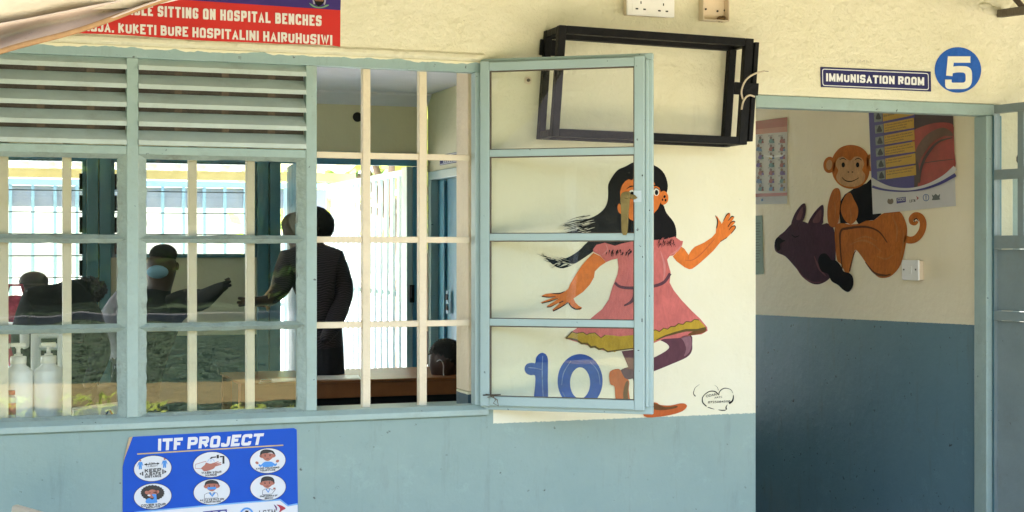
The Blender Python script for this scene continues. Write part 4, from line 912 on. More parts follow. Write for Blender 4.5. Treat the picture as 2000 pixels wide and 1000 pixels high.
decal("bare_hair", gaps[:-34], M_wall, girl, wall(.0042)); decal("pink_gap", gaps[-34:], G_pink, girl, wall(.0042))
hemL = [(1117, 648), (1126, 651), (1139, 649), (1146, 654), (1152, 651), (1162, 650), (1168, 655), (1174, 660), (1182, 654), (1196, 655), (1210, 657), (1240, 654), (1262, 652), (1264, 672), (1240, 679), (1222, 683), (1208, 684), (1200, 688), (1193, 684), (1187, 687), (1178, 681), (1170, 682), (1162, 677), (1154, 678), (1147, 671), (1136, 671), (1126, 664), (1113, 662), (1106, 661)]
hemR = [(1264, 652), (1280, 644), (1288, 648), (1296, 641), (1304, 643), (1310, 638), (1318, 638), (1325, 632), (1334, 634), (1340, 628), (1350, 629), (1356, 624), (1365, 625), (1374, 634), (1379, 641), (1362, 644), (1340, 643), (1320, 649), (1300, 655), (1282, 665), (1268, 671)]
decal("hem", [hemL, hemR], G_yel, girl, L3)
decal("hem_outline", [ribbon(hemL[:9], 1.6, 0), ribbon([(1106, 661), (1113, 661), (1126, 664), (1136, 671), (1147, 671), (1154, 678), (1162, 677), (1170, 682), (1178, 681), (1187, 687), (1208, 684), (1240, 680)], (3, 4.5, 2), 0), ribbon([(1105, 661), (1118, 647)], 2.4, 0), ribbon(hemR[:13], 1.8, 0), ribbon([(1379, 641), (1362, 645), (1340, 645), (1320, 650), (1300, 656), (1282, 664)], (5, 5, 2), 0)], G_olive, girl, L4)
decal("skirt_lining", [smooth([(1344, 655), (1352, 648), (1370, 645), (1380, 643), (1376, 649), (1362, 653)], 3)], G_brn, girl, L5)
decal("belt", [ribbon([(1201, 552), (1209, 559), (1222, 562), (1245, 562), (1276, 559), (1297, 551), (1309, 534)], (5, 6, 6)), ribbon([(1240, 562), (1239, 580), (1232, 590), (1219, 597)], (7, 7, 3))], G_plum, girl, L3)
face = [(1215, 362), (1221, 354), (1228, 350), (1234, 352), (1240, 346), (1252, 352), (1262, 350), (1268, 356), (1276, 353), (1280, 361), (1288, 367), (1292, 380), (1290, 396), (1285, 408), (1276, 418), (1262, 430), (1247, 436), (1230, 428), (1218, 412), (1212, 394), (1211, 374)]
f = decal("face", face, G_or, girl, L2)
decal("ear", smooth([(1290, 377), (1298, 373), (1305, 382), (1304, 394), (1296, 400), (1290, 395)], 3), G_or, f, L3); decal("ear", smooth([(1211, 398), (1206, 402), (1208, 414), (1216, 418)], 3), G_or, f, L3)
decal("ear_line", [ell(1298, 384, 2.2, 3, 20, 12), ell(1300, 391, 1.8, 2.6, 0, 12), ell(1294, 390, 1.4, 2.4, 0, 12)], G_blk, f, L4)
decal("eye_white", [ell(1282, 375, 5.6, 7.5), ell(1234, 378, 6, 7)], G_wht, f, L3)
decal("pupil", [ell(1282.4, 376, 3.4, 5), ell(1234.6, 379, 3.6, 4.8)], G_blk, f, L4)
decal("brow", [ribbon([(1224, 369), (1232, 364), (1243, 364)], (1, 2.6, 1)), ribbon([(1272, 366), (1280, 362), (1288, 366)], (1, 2.6, 1)), ribbon([(1276, 372), (1281, 367), (1288, 371)], (1, 2, 1))], G_blk, f, L3)
decal("mouth", [ribbon([(1244, 414), (1256, 419), (1268, 413)], (1, 3, 1)), ribbon([(1256, 390), (1254, 401), (1260, 403)], (1, 1.6, 1))], G_brn, f, L3)
decal("neck", [[(1241, 434), (1268, 428), (1270, 470), (1243, 472)]], G_or2, girl, L3)
armL = [(1159, 494), (1172, 500), (1184, 512), (1172, 520), (1162, 530), (1160, 542), (1152, 556), (1139, 570), (1120, 583), (1124, 591), (1130, 597), (1137, 601), (1133, 605.5), (1123, 604), (1114, 595), (1109, 590), (1103, 594), (1091, 603), (1082, 608), (1078.6, 605), (1090, 595), (1100, 587), (1085, 595), (1072, 600.6), (1068, 597.6), (1082, 589), (1092, 582), (1076, 589), (1059, 593), (1056, 590.4), (1072, 584.6), (1085, 579.4), (1074, 580), (1060, 580), (1058.6, 577), (1066, 574), (1080, 572.4), (1094, 572), (1103, 569.6), (1110, 564), (1113, 556), (1122, 540), (1136, 519), (1148, 505)]
a = decal("arm", armL, G_or, girl, L1 if False else L3)
decal("hand_outline", [ribbon([(1078, 573), (1092, 573.4), (1103, 569)], (1, 2.4, 1)), ribbon([(1058, 579), (1072, 580.5), (1085, 579)], (1.6, 2, .8)), ribbon([(1058, 592.6), (1074, 588.4), (1090, 583)], (1.6, 2, .6)), ribbon([(1068, 599.6), (1076, 599), (1087, 593)], (2, 1.6, .6)), ribbon([(1080, 607.6), (1092, 602), (1105, 594), (1110, 590.6)], (2.4, 2, 1.4)), ribbon([(1111, 592), (1116, 599), (1125, 604), (1136, 602)], (1.6, 2.4, 1.6)), ribbon([(1092, 592), (1100, 588)], 1.8)], G_blk, a, L4)
armR = [(1324, 490), (1330, 481), (1337, 486), (1345, 498), (1350, 489), (1357, 482), (1375, 474), (1390, 464), (1398, 455), (1398.6, 446), (1402, 436), (1400, 429), (1397, 421.6), (1401, 423), (1406, 431), (1409.6, 437), (1414, 430), (1418, 422), (1422, 416.6), (1426, 416), (1426.6, 421.6), (1422, 430), (1426, 426), (1430.4, 423), (1434, 424), (1432.6, 428), (1428, 433.6), (1432.4, 431.6), (1436, 433), (1434, 437), (1428.6, 443), (1434, 440.6), (1437.6, 442), (1434, 449), (1428, 456), (1420, 464), (1407, 473), (1393, 490), (1378, 504), (1362, 518), (1352, 525), (1346, 526), (1337, 522), (1321, 510), (1314, 501)]
a = decal("arm", armR, G_or, girl, L1)
decal("arm_fold", [ribbon([(1338, 508), (1352, 508), (1368, 497), (1384, 480), (1396, 466)], (1, 2.4, 1)), ribbon([(1344, 499), (1344, 506)], 1)], G_or2, a, L2)
decal("hand_outline", [ribbon([(1397.4, 421), (1401.6, 432), (1399.4, 446)], (1.6, 2.2, 1.6)), ribbon([(1413, 431), (1419, 420), (1424, 416)], (1, 1.8, 1.2)), ribbon([(1422, 431), (1429, 423), (1434, 424)], (1, 2, 1.6)), ribbon([(1422, 443), (1427, 435), (1433, 432), (1436, 434)], (1.4, 1.8, 1.8)), ribbon([(1424, 449), (1429, 443), (1435, 441), (1436, 446), (1428, 456)], (1.2, 2, 1.4)), ribbon([(1420, 464), (1407, 472)], 1.2)], G_blk, a, L2)
decal("fingernail", [ell(1423.6, 419, 1.7, 2.2, 20, 10), ell(1398.6, 423.6, 1, 1.8, -20, 10)], G_or2, a, L3)
lg = decal("bent_leg", smooth([(1288, 662), (1318, 656), (1349, 654), (1352, 672), (1351, 686), (1341, 698), (1312, 711), (1280, 724), (1240, 738), (1224, 741), (1214, 734), (1213, 722), (1240, 713), (1280, 697), (1306, 681), (1302, 671)], 3), G_plum, girl, L1)
decal("knee_light", [smooth([(1347, 656), (1351, 672), (1346, 688), (1336, 696), (1340, 682), (1336, 668), (1330, 658)], 3)], G_plum2, lg, L2)
decal("standing_leg", [(1214, 686), (1262, 680), (1264, 700), (1262, 760), (1264, 802), (1246, 802), (1240, 750), (1226, 714)], G_plum, girl, L2)
s = decal("shoe", smooth([(1190, 729), (1198, 722), (1210, 721), (1215, 729), (1220, 738), (1229, 744), (1228, 762), (1230, 794), (1207, 794), (1202, 776), (1200, 755), (1192, 750)], 3), G_or2, girl, L4)
decal("shoe_dark", [smooth([(1222, 747), (1228, 746), (1226, 770), (1229, 793), (1221, 793), (1217, 770)], 3)], G_brn, s, L5)  # dark inside of the boot, part of the mural
s = decal("shoe", smooth([(1256, 789), (1280, 786), (1290, 791), (1310, 792), (1328, 788), (1338, 788.6), (1341.6, 794), (1333, 803), (1312, 810), (1282, 814.5), (1258, 813)], 3), G_or2, girl, L4)
decal("shoe_dark", [smooth([(1272, 786), (1283, 789), (1300, 795), (1322, 792.6), (1320, 797), (1296, 801), (1276, 799)], 3)], G_brn, s, L5)  # dark patch on the shoe, part of the mural

t = thing("painted_number", "big blue painted number 10 low on the wall behind the casement glass", "painted number", PY(1105, 795))
one = smooth([(1046, 706), (1047, 699), (1052, 692), (1059, 689), (1066, 692), (1070, 700), (1070.4, 715), (1070, 745), (1070.6, 768), (1070, 789.6)], 3, False) + smooth([(1042, 789), (1043, 772), (1045, 755), (1045, 734), (1037, 733), (1029, 730), (1025, 724), (1025, 717), (1029, 711), (1037, 708.6), (1045, 709.6)], 3, False)
d1 = decal("digit", one, G_bl, t, L1)
o_, i_ = ell(1133, 744, 44, 52.5, 0, 64), ell(1133, 748, 19.5, 30.5, 0, 64)
o_ = [(u, min(v, 794.5)) for u, v in o_]
d0 = frame_decal("digit", o_, i_, G_bl, t, L1)
G_chalk = mat("chalky_blue", (.17, .24, .42), .8, .5, 60)
decal("chalk_stroke", [ribbon([(1060, 695), (1059, 725), (1060, 760), (1062, 788)], (1.4, 2, 1), 3), ribbon([(1032, 718), (1045, 719), (1058, 722)], (1, 1.6, 1))], G_chalk, d1, L2)  # chalky strokes drawn on the digit
decal("chalk_stroke", [ribbon([(1097, 752), (1101, 728), (1115, 705)], (.8, 1.8, .8)), ribbon([(1152, 706), (1168, 726), (1172, 752)], (.6, 1.4, .6)), ribbon([(1098, 765), (1108, 783)], (.6, 1.2, .6))], G_chalk, d0, L2)
t = thing("painter_signature", "small black brushed heart with the painter's name and number by the doorway", "signature", PY(1400, 801))
b_ = lambda u, v: (1340 + u / 12.5, 740 + v / 12.5)
decal("heart", [ribbon([b_(*p) for p in ((770, 370), (720, 315), (640, 298), (560, 312), (470, 370), (410, 440), (395, 520), (415, 590), (500, 670))], (2.4, 1.4, 2.2), 3), ribbon([b_(*p) for p in ((530, 690), (600, 715), (690, 742))], (1.4, 1.8, .6), 3), ribbon([b_(*p) for p in ((790, 755), (880, 768), (965, 765))], (1, 2, 1.6), 3),
                ribbon([b_(*p) for p in ((985, 750), (975, 690), (1010, 630))], (3, 2, .8), 3), ribbon([b_(*p) for p in ((1050, 600), (1130, 540), (1155, 440), (1150, 390))], (4.2, 2.6, .8), 3), ribbon([b_(*p) for p in ((1145, 350), (1100, 270), (1020, 235), (930, 230), (850, 275), (805, 340), (800, 400))], (.6, 1.7, 1.6), 3),
                ribbon([b_(*p) for p in ((790, 280), (760, 200), (700, 155))], (1, .7, .3), 3), ribbon([b_(*p) for p in ((330, 135), (230, 210), (190, 300), (185, 370), (230, 425))], (.4, 1.2, 2), 3)], G_blk, t, L1)
text("name_lettering", "ODARA", [b_(487, 455), b_(800, 390), b_(790, 335), b_(480, 395)], G_blk, t, L1, .012)
text("name_lettering", "ARTS", [b_(690, 482), b_(880, 462), b_(875, 415), b_(690, 440)], G_blk, t, L1, .0)
text("number_lettering", "0725084508", [b_(535, 600), b_(1080, 572), b_(1080, 520), b_(535, 545)], G_blk, t, L1, .01)

# ---------------------------------------------------------------- lobby wall: painted animals, posters, switch
KB = dict(rough=.8, var=.2, vs=12, bump=.25, bs=45, brush=.14, spec=.1)
A_blk = mat('animal_black', (.008, .008, .009), .85, .3, 20, spec=.08)
A_or = mat("animal_orange", (.46, .14, .025), **KB); A_li = mat("animal_light_orange", (.45, .17, .045), **KB); A_br = mat("animal_brown", (.10, .038, .012), **KB); A_tan = mat("animal_tan", (.52, .30, .14), **KB)
A_pl = mat("animal_plum", (.062, .026, .044), **KB); A_pl2 = mat("animal_pale_plum", (.15, .06, .075), **KB)
Q1, Q2, Q3, Q4, Q5 = bwall(.0012), bwall(.002), bwall(.0028), bwall(.0036), bwall(.0044)
t = mk = thing("monkey_mural", "painted orange monkey in a black waistcoat with a curled tail on the lobby wall", "mural", PX(1680, 570, BX))
bd = decal("body", smooth([(1631, 443), (1644, 435), (1657, 438), (1676, 437), (1691, 431), (1707, 430), (1723, 418), (1740, 412), (1757, 413), (1768, 431), (1772, 452), (1768, 483), (1759, 517), (1743, 537), (1727, 543), (1712, 539), (1694, 517), (1680, 497), (1671, 488), (1666, 501), (1659, 532), (1651, 532), (1642, 515), (1635, 508), (1631, 479)], 4), A_or, mk, Q1)
decal("leg_fold", [ribbon([(1645, 525), (1641, 480), (1642, 452), (1655, 446), (1690, 443), (1716, 452), (1733, 474)], (2, 5, 2)), ribbon([(1690, 512), (1708, 533), (1728, 538), (1740, 535)], (1.4, 5, 1.4)), ribbon([(1659, 530), (1667, 498), (1672, 489)], (3, 2, 1))], A_br, bd, Q2)
decal("brush_light", [ribbon([(1660, 478), (1680, 470), (1700, 474), (1722, 492)], (1, 5, 1)), ribbon([(1668, 470), (1690, 462), (1712, 470)], (1, 4, 1)), ribbon([(1764, 450), (1764, 480), (1758, 505)], (1, 3, 1)), ribbon([(1712, 500), (1730, 506), (1744, 498)], (1, 4, 1)), ribbon([(1742, 422), (1752, 446), (1750, 472)], (1, 5, 1))], A_li, bd, Q2)
tl = decal("tail", ribbon([(1766, 466), (1778, 469), (1790, 465), (1800, 452), (1803, 436), (1798, 424), (1788, 420), (1780, 426), (1780, 434), (1787, 437), (1792, 432)], (14, 13, 5), 5), A_or, mk, Q1)
decal("tail_line", [ribbon([(1794, 432), (1790, 427), (1785, 430), (1788, 434)], (1.4, 3, 1))], A_br, tl, Q2)
decal("waistcoat", [(1638, 398), (1650, 380), (1668, 368), (1692, 358), (1710, 340), (1716, 345), (1716, 414), (1722, 418), (1707, 430), (1691, 431), (1677, 438), (1672, 430), (1655, 436), (1641, 436)], A_blk, mk, Q2)
hd = decal("head", smooth([(1630, 300), (1642, 288), (1660, 283), (1680, 287), (1694, 300), (1699, 320), (1696, 345), (1684, 362), (1664, 369), (1644, 364), (1630, 350), (1624, 330), (1625, 313)], 4), A_or, mk, Q3)
for e_ in (ell(1620, 322, 12, 16, 6), ell(1702, 318, 11, 17, -6)): decal("ear", [e_], A_or, hd, Q2 if False else Q3)
decal("inner_ear", [ell(1619.5, 322, 6, 10, 6), ell(1703, 318, 5.6, 10.6, -6)], A_tan, hd, Q4)
decal("pale_face", [smooth([(1632, 322), (1636, 310), (1646, 306), (1656, 312), (1662, 313), (1670, 306), (1682, 308), (1688, 320), (1684, 332), (1690, 342), (1686, 356), (1672, 364), (1654, 364), (1640, 358), (1633, 346), (1637, 333)], 4)], A_tan, hd, Q4)
decals(("eye", "eye", "brow", "brow", "brow"), [ell(1647, 322, 3.4, 5, 0, 16), ell(1675, 322, 3.4, 5, 0, 16), ribbon([(1640, 312), (1647, 309), (1653, 313)], (1, 1.8, 1)), ribbon([(1669, 313), (1676, 309), (1683, 313)], (1, 1.8, 1))], A_blk, hd, Q5)
decal("nose_and_mouth", [ell(1657, 336, 1.8, 1.3, 0, 12), ell(1665, 336, 1.8, 1.3, 0, 12), ribbon([(1644, 346), (1652, 353), (1664, 354), (1678, 347)], (1, 2.4, 1))], A_blk, hd, Q5)
for pts in ([(1626, 372), (1638, 368), (1642, 384), (1640, 410), (1638, 432), (1630, 444), (1620, 440), (1616, 426), (1617, 400)], [(1650, 384), (1660, 376), (1668, 390), (1676, 408), (1673, 428), (1662, 438), (1650, 430), (1642, 408)]):
    am = decal("arm", smooth(pts, 4), A_or, mk, Q3); cxm = sum(p[0] for p in pts) / len(pts)
    decal("brush_light", [ribbon([(cxm, pts[0][1] + 22), (cxm + 2, pts[0][1] + 36), (cxm + 1, pts[0][1] + 54)], (1, 2.6, 1))], A_li, am, Q4)
decal("shoe", smooth([(1598, 507), (1603, 497), (1612, 495), (1619, 501), (1624, 508), (1633, 509), (1642, 519), (1648, 530), (1660, 534), (1666, 543), (1666, 558), (1658, 570), (1648, 567), (1637, 557), (1624, 549), (1617, 535), (1606, 531), (1600, 521)], 4), A_blk, mk, Q3)
t = rb = thing("rabbit_mural", "painted dark plum rabbit with raised ears on the lobby wall below the monkey", "mural", PX(1570, 555, BX))
bd = decal("head", smooth([(1513, 476), (1514, 489), (1521, 495), (1534, 501), (1549, 517), (1561, 531), (1576, 548), (1590, 555), (1604, 554), (1619, 545), (1628, 530), (1632, 512), (1631, 470), (1628, 446), (1616, 436), (1607, 438), (1592, 437), (1579, 436), (1567, 432), (1556, 433), (1545, 438), (1532, 452), (1520, 462)], 4), A_pl, rb, Q1)
for pts, inn in (([(1546, 440), (1551, 420), (1562, 403), (1571, 397), (1574, 405), (1573, 418), (1567, 433)], [(1555, 428), (1561, 413), (1568, 404), (1568, 416), (1563, 429)]), ([(1579, 438), (1586, 421), (1598, 406), (1607, 400), (1609, 410), (1608, 426), (1605, 438)], [(1587, 434), (1593, 420), (1603, 409), (1604, 420), (1600, 434)])):
    e_ = decal("ear", smooth(pts, 4), A_pl, rb, Q2); decal("inner_ear", [smooth(inn, 3)], A_pl2, e_, Q3)
decal("nose", [smooth([(1513, 474), (1519, 463), (1528, 468), (1534, 470), (1524, 476), (1524, 486), (1518, 490)], 3)], A_blk, bd, Q2)
decal("eye", [ribbon([(1546, 458), (1553, 463), (1561, 460)], (1, 2.4, 1))], A_blk, bd, Q2)
decal("cheek_light", [ribbon([(1555, 522), (1568, 540), (1586, 551), (1604, 551)], (1, 3, 1)), ribbon([(1590, 500), (1600, 524), (1614, 540)], (1, 5, 1))], A_pl2, bd, Q2)

# clinic poster with yellow boxes
t = cp = thing("clinic_poster", "purple and white clinic poster with yellow boxes and a red photo beside the monkey", "poster", PX(1785, 418, BX))
z2 = lambda x, y: (1690 + x / 4.763, 210 + y / 4.763)
PW_ = flat("clinic_paper", (.56, .54, .53), .3); PU_ = mat("clinic_purple", (.045, .035, .20), .3, .15, 14); PR_ = mat("clinic_red", (.30, .035, .025), .35, .3, 12); PYL = mat("clinic_yellow", (.52, .30, .02), .35, .08); PBR = mat("clinic_brown_skin", (.12, .05, .028), .35, .3, 25); PDK = mat("clinic_dark", (.045, .02, .018), .35, .3, 15)
C1, C2, C3, C4, C5, C6 = [bwall(.0062 + k * .0008) for k in range(6)]
b = MB(); b.prism([PX(*z2(*p), BX - .0048) for p in ((28, -60), (812, -60), (842, 915), (72, 992))], (-.0008, 0, 0)); b.build("sheet", PW_, cp)
decal("purple_area", [[z2(*p) for p in ((28, -60), (470, -60), (470, 770), (400, 772), (300, 765), (200, 735), (110, 700), (58, 662))]], PU_, cp, C1)
ph = decal("photo", [[z2(*p) for p in ((460, -60), (812, -60), (836, 575), (740, 650), (640, 705), (540, 745), (455, 765))]], PDK, cp, C2)
decal("red_cloth", [smooth([z2(*p) for p in ((440, 230), (520, 180), (640, 145), (750, 140), (818, 165), (824, 250), (830, 420), (838, 560), (750, 640), (640, 700), (500, 745), (492, 690), (500, 560), (470, 420), (445, 380))], 3)], PR_, ph, C3)
decal("cloth_fold", [ribbon([z2(*p) for p in ((500, 700), (520, 560), (580, 430), (680, 320), (810, 280))], (4, 6, 2)), ribbon([z2(*p) for p in ((520, 520), (650, 500), (830, 480))], (1, 2, 1))], PDK, ph, C4)
decal("forearm", [smooth([z2(*p) for p in ((470, 480), (470, 400), (520, 310), (590, 240), (680, 195), (740, 190), (800, 225), (815, 262), (780, 268), (740, 265), (680, 290), (610, 340), (560, 410), (520, 470), (500, 520))], 3)], PBR, ph, C5)
decal("swoosh", [ribbon([z2(*p) for p in ((56, 660), (150, 715), (250, 752), (380, 765), (500, 752), (620, 712), (740, 645), (838, 560))], (5, 7, 10))], PW_, cp, C5)
decal("blue_swoosh", [ribbon([z2(*p) for p in ((64, 735), (160, 762), (280, 776), (420, 776), (560, 752), (700, 702), (840, 625))], (5, 2.4, 7))], PU_, cp, C6)
bx = [((160, 20), (450, -40), (452, 70), (165, 130)), ((170, 150), (452, 95), (455, 190), (175, 235)), ((175, 260), (455, 205), (460, 300), (178, 345)), ((178, 365), (458, 315), (465, 410), (182, 450)), ((185, 475), (465, 425), (468, 520), (190, 560)), ((190, 580), (470, 535), (473, 628), (190, 668))]
wr = [["components of", "care services."], ["2. Visit the clinic every month during", "your pregnancy to monitor your", "health and that of your baby."], ["3. Take every dose of Fansidar given", "to you during clinic visits to prevent", "you from getting malaria."], ["4. Ensure you get tested for HIV 3", "times: at first clinic visit, 6 months", "later and during delivery."], ["5. Sleep under insecticide treated", "bed nets every night."], ["6. Visit the nearest health facility", "within 24 hours if you have fever."]]
for (a_, b2, c2, d2), w_ in zip(bx, wr):
    bo = decal("yellow_box", [[z2(*p) for p in (a_, b2, c2, d2)]], PYL, cp, C4)
    n = len(w_); hh = d2[1] - a_[1]
    for i, s in enumerate(w_):
        y0 = a_[1] + hh * (.14 + i * .28); L_ = (b2[0] - a_[0] - 24) * min(1, len(s) / 37); sl = (b2[1] - a_[1]) / (b2[0] - a_[0]); x0 = a_[0] + 10
        text("lettering", s, [z2(x0, y0 + hh * .20), z2(x0 + L_, y0 + hh * .20 + sl * L_), z2(x0 + L_, y0 + sl * L_), z2(x0, y0)], M_pk, bo, C5, .01)
    x0 = a_[0] - 82; sl = -.19
    th = decal("thumbnail", [[z2(x0, a_[1] + 18), z2(a_[0] - 6, a_[1] + 4), z2(d2[0] - 6, d2[1] - 2), z2(x0 + 5, d2[1] + 8)]], flat("thumb_grey", (.20, .22, .21), .35, .5, 90), cp, C4)
    cx_, cy_2 = x0 + 42, (a_[1] + d2[1]) / 2
    decal("thumbnail_figure", [smooth([z2(cx_ - 20, cy_2 + 34), z2(cx_ - 14, cy_2 - 4), z2(cx_ + 2, cy_2 - 26), z2(cx_ + 16, cy_2 - 2), z2(cx_ + 26, cy_2 + 30)], 3)], M_pk, th, C5)
lg1 = decal("crest", [smooth([z2(*p) for p in ((205, 870), (215, 848), (232, 856), (248, 846), (262, 866), (255, 892), (232, 900), (210, 890))], 2)], flat("crest_bronze", (.16, .11, .06)), cp, C1)
decal("logo_block", [[z2(*p) for p in ((290, 842), (376, 830), (378, 880), (292, 894))]], PU_, cp, C1)
block("logo_lettering", "CDC", [z2(300, 872), z2(370, 864), z2(370, 838), z2(300, 846)], PW_, cp, C2, .2, .12)
block("logo_lettering", "LSTM", [z2(412, 884), z2(466, 876), z2(464, 852), z2(412, 858)], M_pk, cp, C1, .18, .14)
decal("logo_arrow", [[z2(*p) for p in ((470, 822), (500, 842), (476, 864), (482, 842))]], PR_, cp, C1)
frame_decal("seal", [z2(*p) for p in ell(565, 838, 30, 34, 0, 24)], [z2(*p) for p in ell(565, 838, 23, 27, 0, 24)], flat("seal_blue", (.06, .12, .3)), cp, C1)
decal("seal_stem", [[z2(*p) for p in ((560, 816), (570, 816), (568, 862), (562, 862))]], MATS["seal_blue"], cp, C1)
decal("emblem", [smooth([z2(*p) for p in ((618, 808), (636, 820), (655, 802), (676, 820), (696, 802), (690, 842), (696, 856), (620, 862), (628, 842))], 2)], flat("emblem_grey", (.10, .11, .10)), cp, C1)

# orange and white chart at the left edge of the lobby wall
t = op = thing("milestone_chart", "orange headed paper chart of small drawn figures at the wall corner", "poster", PX(1500, 400, BX))
c3 = lambda x, y: (1470 + x / 5, 220 + y / 5)
PP = flat("chart_paper", (.46, .43, .40), .28); PO = flat("chart_orange", (.30, .045, .015), .3); PO2 = flat("chart_pale_orange", (.40, .13, .08), .3)
b = MB(); b.prism([PX(*c3(*p), BX - .0012) for p in ((-230, 118), (340, 42), (338, 890), (-230, 900))], (-.0008, 0, 0)); b.build("sheet", PP, op)
O1, O2, O3 = bwall(.0028), bwall(.0036), bwall(.0044)
decal("header", [[c3(*p) for p in ((-230, 118), (340, 43), (339, 134), (-230, 190))]], PO, op, O1)
decal("subheader", [[c3(*p) for p in ((-230, 190), (339, 134), (338, 186), (-230, 236))]], PO2, op, O1)
decal("footer", [[c3(*p) for p in ((-230, 800), (336, 780), (336, 812), (-230, 834))]], PO, op, O1)
random.seed(11)
fc = [flat("figure_purple", (.12, .06, .22)), flat("figure_blue", (.08, .16, .28)), flat("figure_yellow", (.34, .24, .03)), flat("figure_teal", (.08, .18, .16)), flat("figure_red", (.26, .06, .04))]
for r_ in range(7):
    y = 262 + r_ * 78
    for x in (78, 182, 288):
        if r_ in (1, 3, 5) and x == 78: x = 60
        fg = decal("figure", smooth([c3(x - 22, y + 32), c3(x - 18, y + 2), c3(x - 4, y - 10), c3(x + 12, y - 2), c3(x + 20, y + 14), c3(x + 26, y + 34)], 3), random.choice(fc), op, O1)
        decal("figure_head", [ell(*c3(x - 4, y - 16), 2.6, 2.9, 0, 12)], PBR, fg, O2)
        fg2 = decal("figure", smooth([c3(x + 8, y + 33), c3(x + 14, y + 12), c3(x + 24, y + 10), c3(x + 30, y + 33)], 3), random.choice(fc), op, O2)
        decal("figure_head", [ell(*c3(x + 20, y + 2), 1.8, 2, 0, 12)], PBR, fg2, O3)
    decal("caption_lettering", [[c3(x, y - 40 + d_), c3(x + 44, y - 44 + d_), c3(x + 44, y - 41 + d_), c3(x, y - 37 + d_)] for x in (50, 150, 250) for d_ in (0, 8)], M_pk, op, O1)
decal("logo", [[c3(*p) for p in ((82, 842), (102, 840), (102, 864), (82, 866))]], flat("chart_logo_blue", (.08, .16, .30)), op, O1)
decal("pale_patch", [smooth([c3(*p) for p in ((90, 408), (150, 416), (220, 418), (290, 402), (320, 384), (300, 420), (240, 442), (180, 440), (120, 424))], 3)], mat("glossy_pale_patch", (.62, .60, .58), .15, .1, 30, .5, 120), op, O2)  # pale glossy crescent across the chart
# green notice
t = gp = thing("green_notice", "narrow pale green paper notice half hidden by the wall corner", "notice", PX(1484, 538, BX))
b = MB(); b.prism([PX(u, v, BX - .0012) for u, v in ((1440, 424), (1489, 420.6), (1491.5, 535), (1440, 540))], (-.0008, 0, 0)); b.build("sheet", flat("green_paper", (.20, .30, .22), .6), gp)
decal("ruled_lines", [[(1462, 436 + k * 5.4), (1486 - (k * 7 % 5), 435 + k * 5.4), (1486 - (k * 7 % 5), 436.2 + k * 5.4), (1462, 437.2 + k * 5.4)] for k in range(15)], flat("notice_grey", (.08, .11, .09)), gp, bwall(.003))
# light switch
t = sw = thing("light_switch", "white plastic light switch on the lobby wall under the curled tail", "light switch", PX(1778, 548, BX))
def xbox(name, us, vs, o0, o1, m, parent, bev=.002):
    p, q_ = PX(us[0], vs[1], BX - o1), PX(us[1], vs[0], BX - o1); b = MB(); b.box(BX - o1, BX - o0, min(p.y, q_.y), max(p.y, q_.y), min(p.z, q_.z), max(p.z, q_.z)); return b.build(name, m, parent, bevel=bev)
xbox("back_box", (1764, 1796), (510, 546), .001, .022, M_ivory, sw, .003); fp = xbox("faceplate", (1761, 1793), (508, 547), .0225, .032, M_white, sw, .003)
xbox("rocker", (1773.5, 1779.5), (520, 534), .0325, .036, M_white, sw, .001)
for u in (1765, 1788): xbox("screw", (u - 1, u + 1), (525, 528), .0325, .0335, M_dark, sw, 0)

# ---------------------------------------------------------------- people inside
def figure(name, label, nodes, edges, mats, pick, sub=2):
    """one continuous body grown from a skeleton; nodes = (u, v, distance, radius in photo pixels[, depth factor])"""
    me = bpy.data.meshes.new(name); pts = [PD(n[0], n[1], n[2]) for n in nodes]
    me.from_pydata([tuple(p) for p in pts], edges, []); o = bpy.data.objects.new(name, me); COL.objects.link(o)
    sk = o.modifiers.new("skin", 'SKIN'); sk.use_smooth_shade = True
    for i, n in enumerate(nodes):
        r = n[3] * n[2] / F; d = me.skin_vertices[0].data[i]; d.radius = (r, r * (n[4] if len(n) > 4 else 1)); d.use_root = i == 0
    ss = o.modifiers.new("sub", 'SUBSURF'); ss.levels = ss.render_levels = sub
    dg = bpy.context.evaluated_depsgraph_get(); m2 = bpy.data.meshes.new_from_object(o.evaluated_get(dg)); o.modifiers.clear(); o.data = m2; m2.name = name
    m2.materials.clear()
    for m in mats: m2.materials.append(m)
    inv = CAM
    for p in m2.polygons:
        p.use_smooth = True; c = p.center - CAM; dep = c.dot(FW); u, v = 1000 + c.dot(RT) / dep * F, HV - c.z / dep * F; p.material_index = pick(u, v, dep)
    base = Vector((pts[0].x, pts[0].y, 0)); m2.transform(Matrix.Translation(-base)); o.location = base
    return tag(o, label, "person")
def headpart(name, u, v, dep, rx, ry, rz, m, parent, n=20, squash=None):
    """rounded part of a head; sizes in photo pixels"""
    k = dep / F; b = MB(); b.ball(PD(u, v, dep), rx * k, ry * k, rz * k, n)
    return b.build(name, m, parent)
def hairmass(name, u, v, dep, rx, rz, m, parent, n=420, seed=1, fuzz=.16):
    k = dep / F; c = PD(u, v, dep); R_ = random.Random(seed); b = MB(); b.ball(c, rx * k * .9, rx * k * .9, rz * k * .9, 20)
    for i in range(n):
        th, z = R_.uniform(0, 6.283), R_.uniform(-1, 1); r = math.sqrt(1 - z * z); d = Vector((r * math.cos(th), r * math.sin(th), z)); p = c + Vector((d.x * rx, d.y * rx, d.z * rz)) * k * .88
        s = rx * k * fuzz * R_.uniform(.6, 1.3); t1 = d.orthogonal().normalized(); t2 = d.cross(t1); a = R_.uniform(0, 6.28); w_ = t1 * math.cos(a) + t2 * math.sin(a)
        b.face([p - w_ * s * .4, p + w_ * s * .4, p + d * s * .8 + w_ * s * .1, p + d * s * .8 - w_ * s * .3])
    return b.build(name, m, parent, fixn=False)
M_blouse = bpy.data.materials.new("patterned_black_blouse"); M_blouse.use_nodes = True
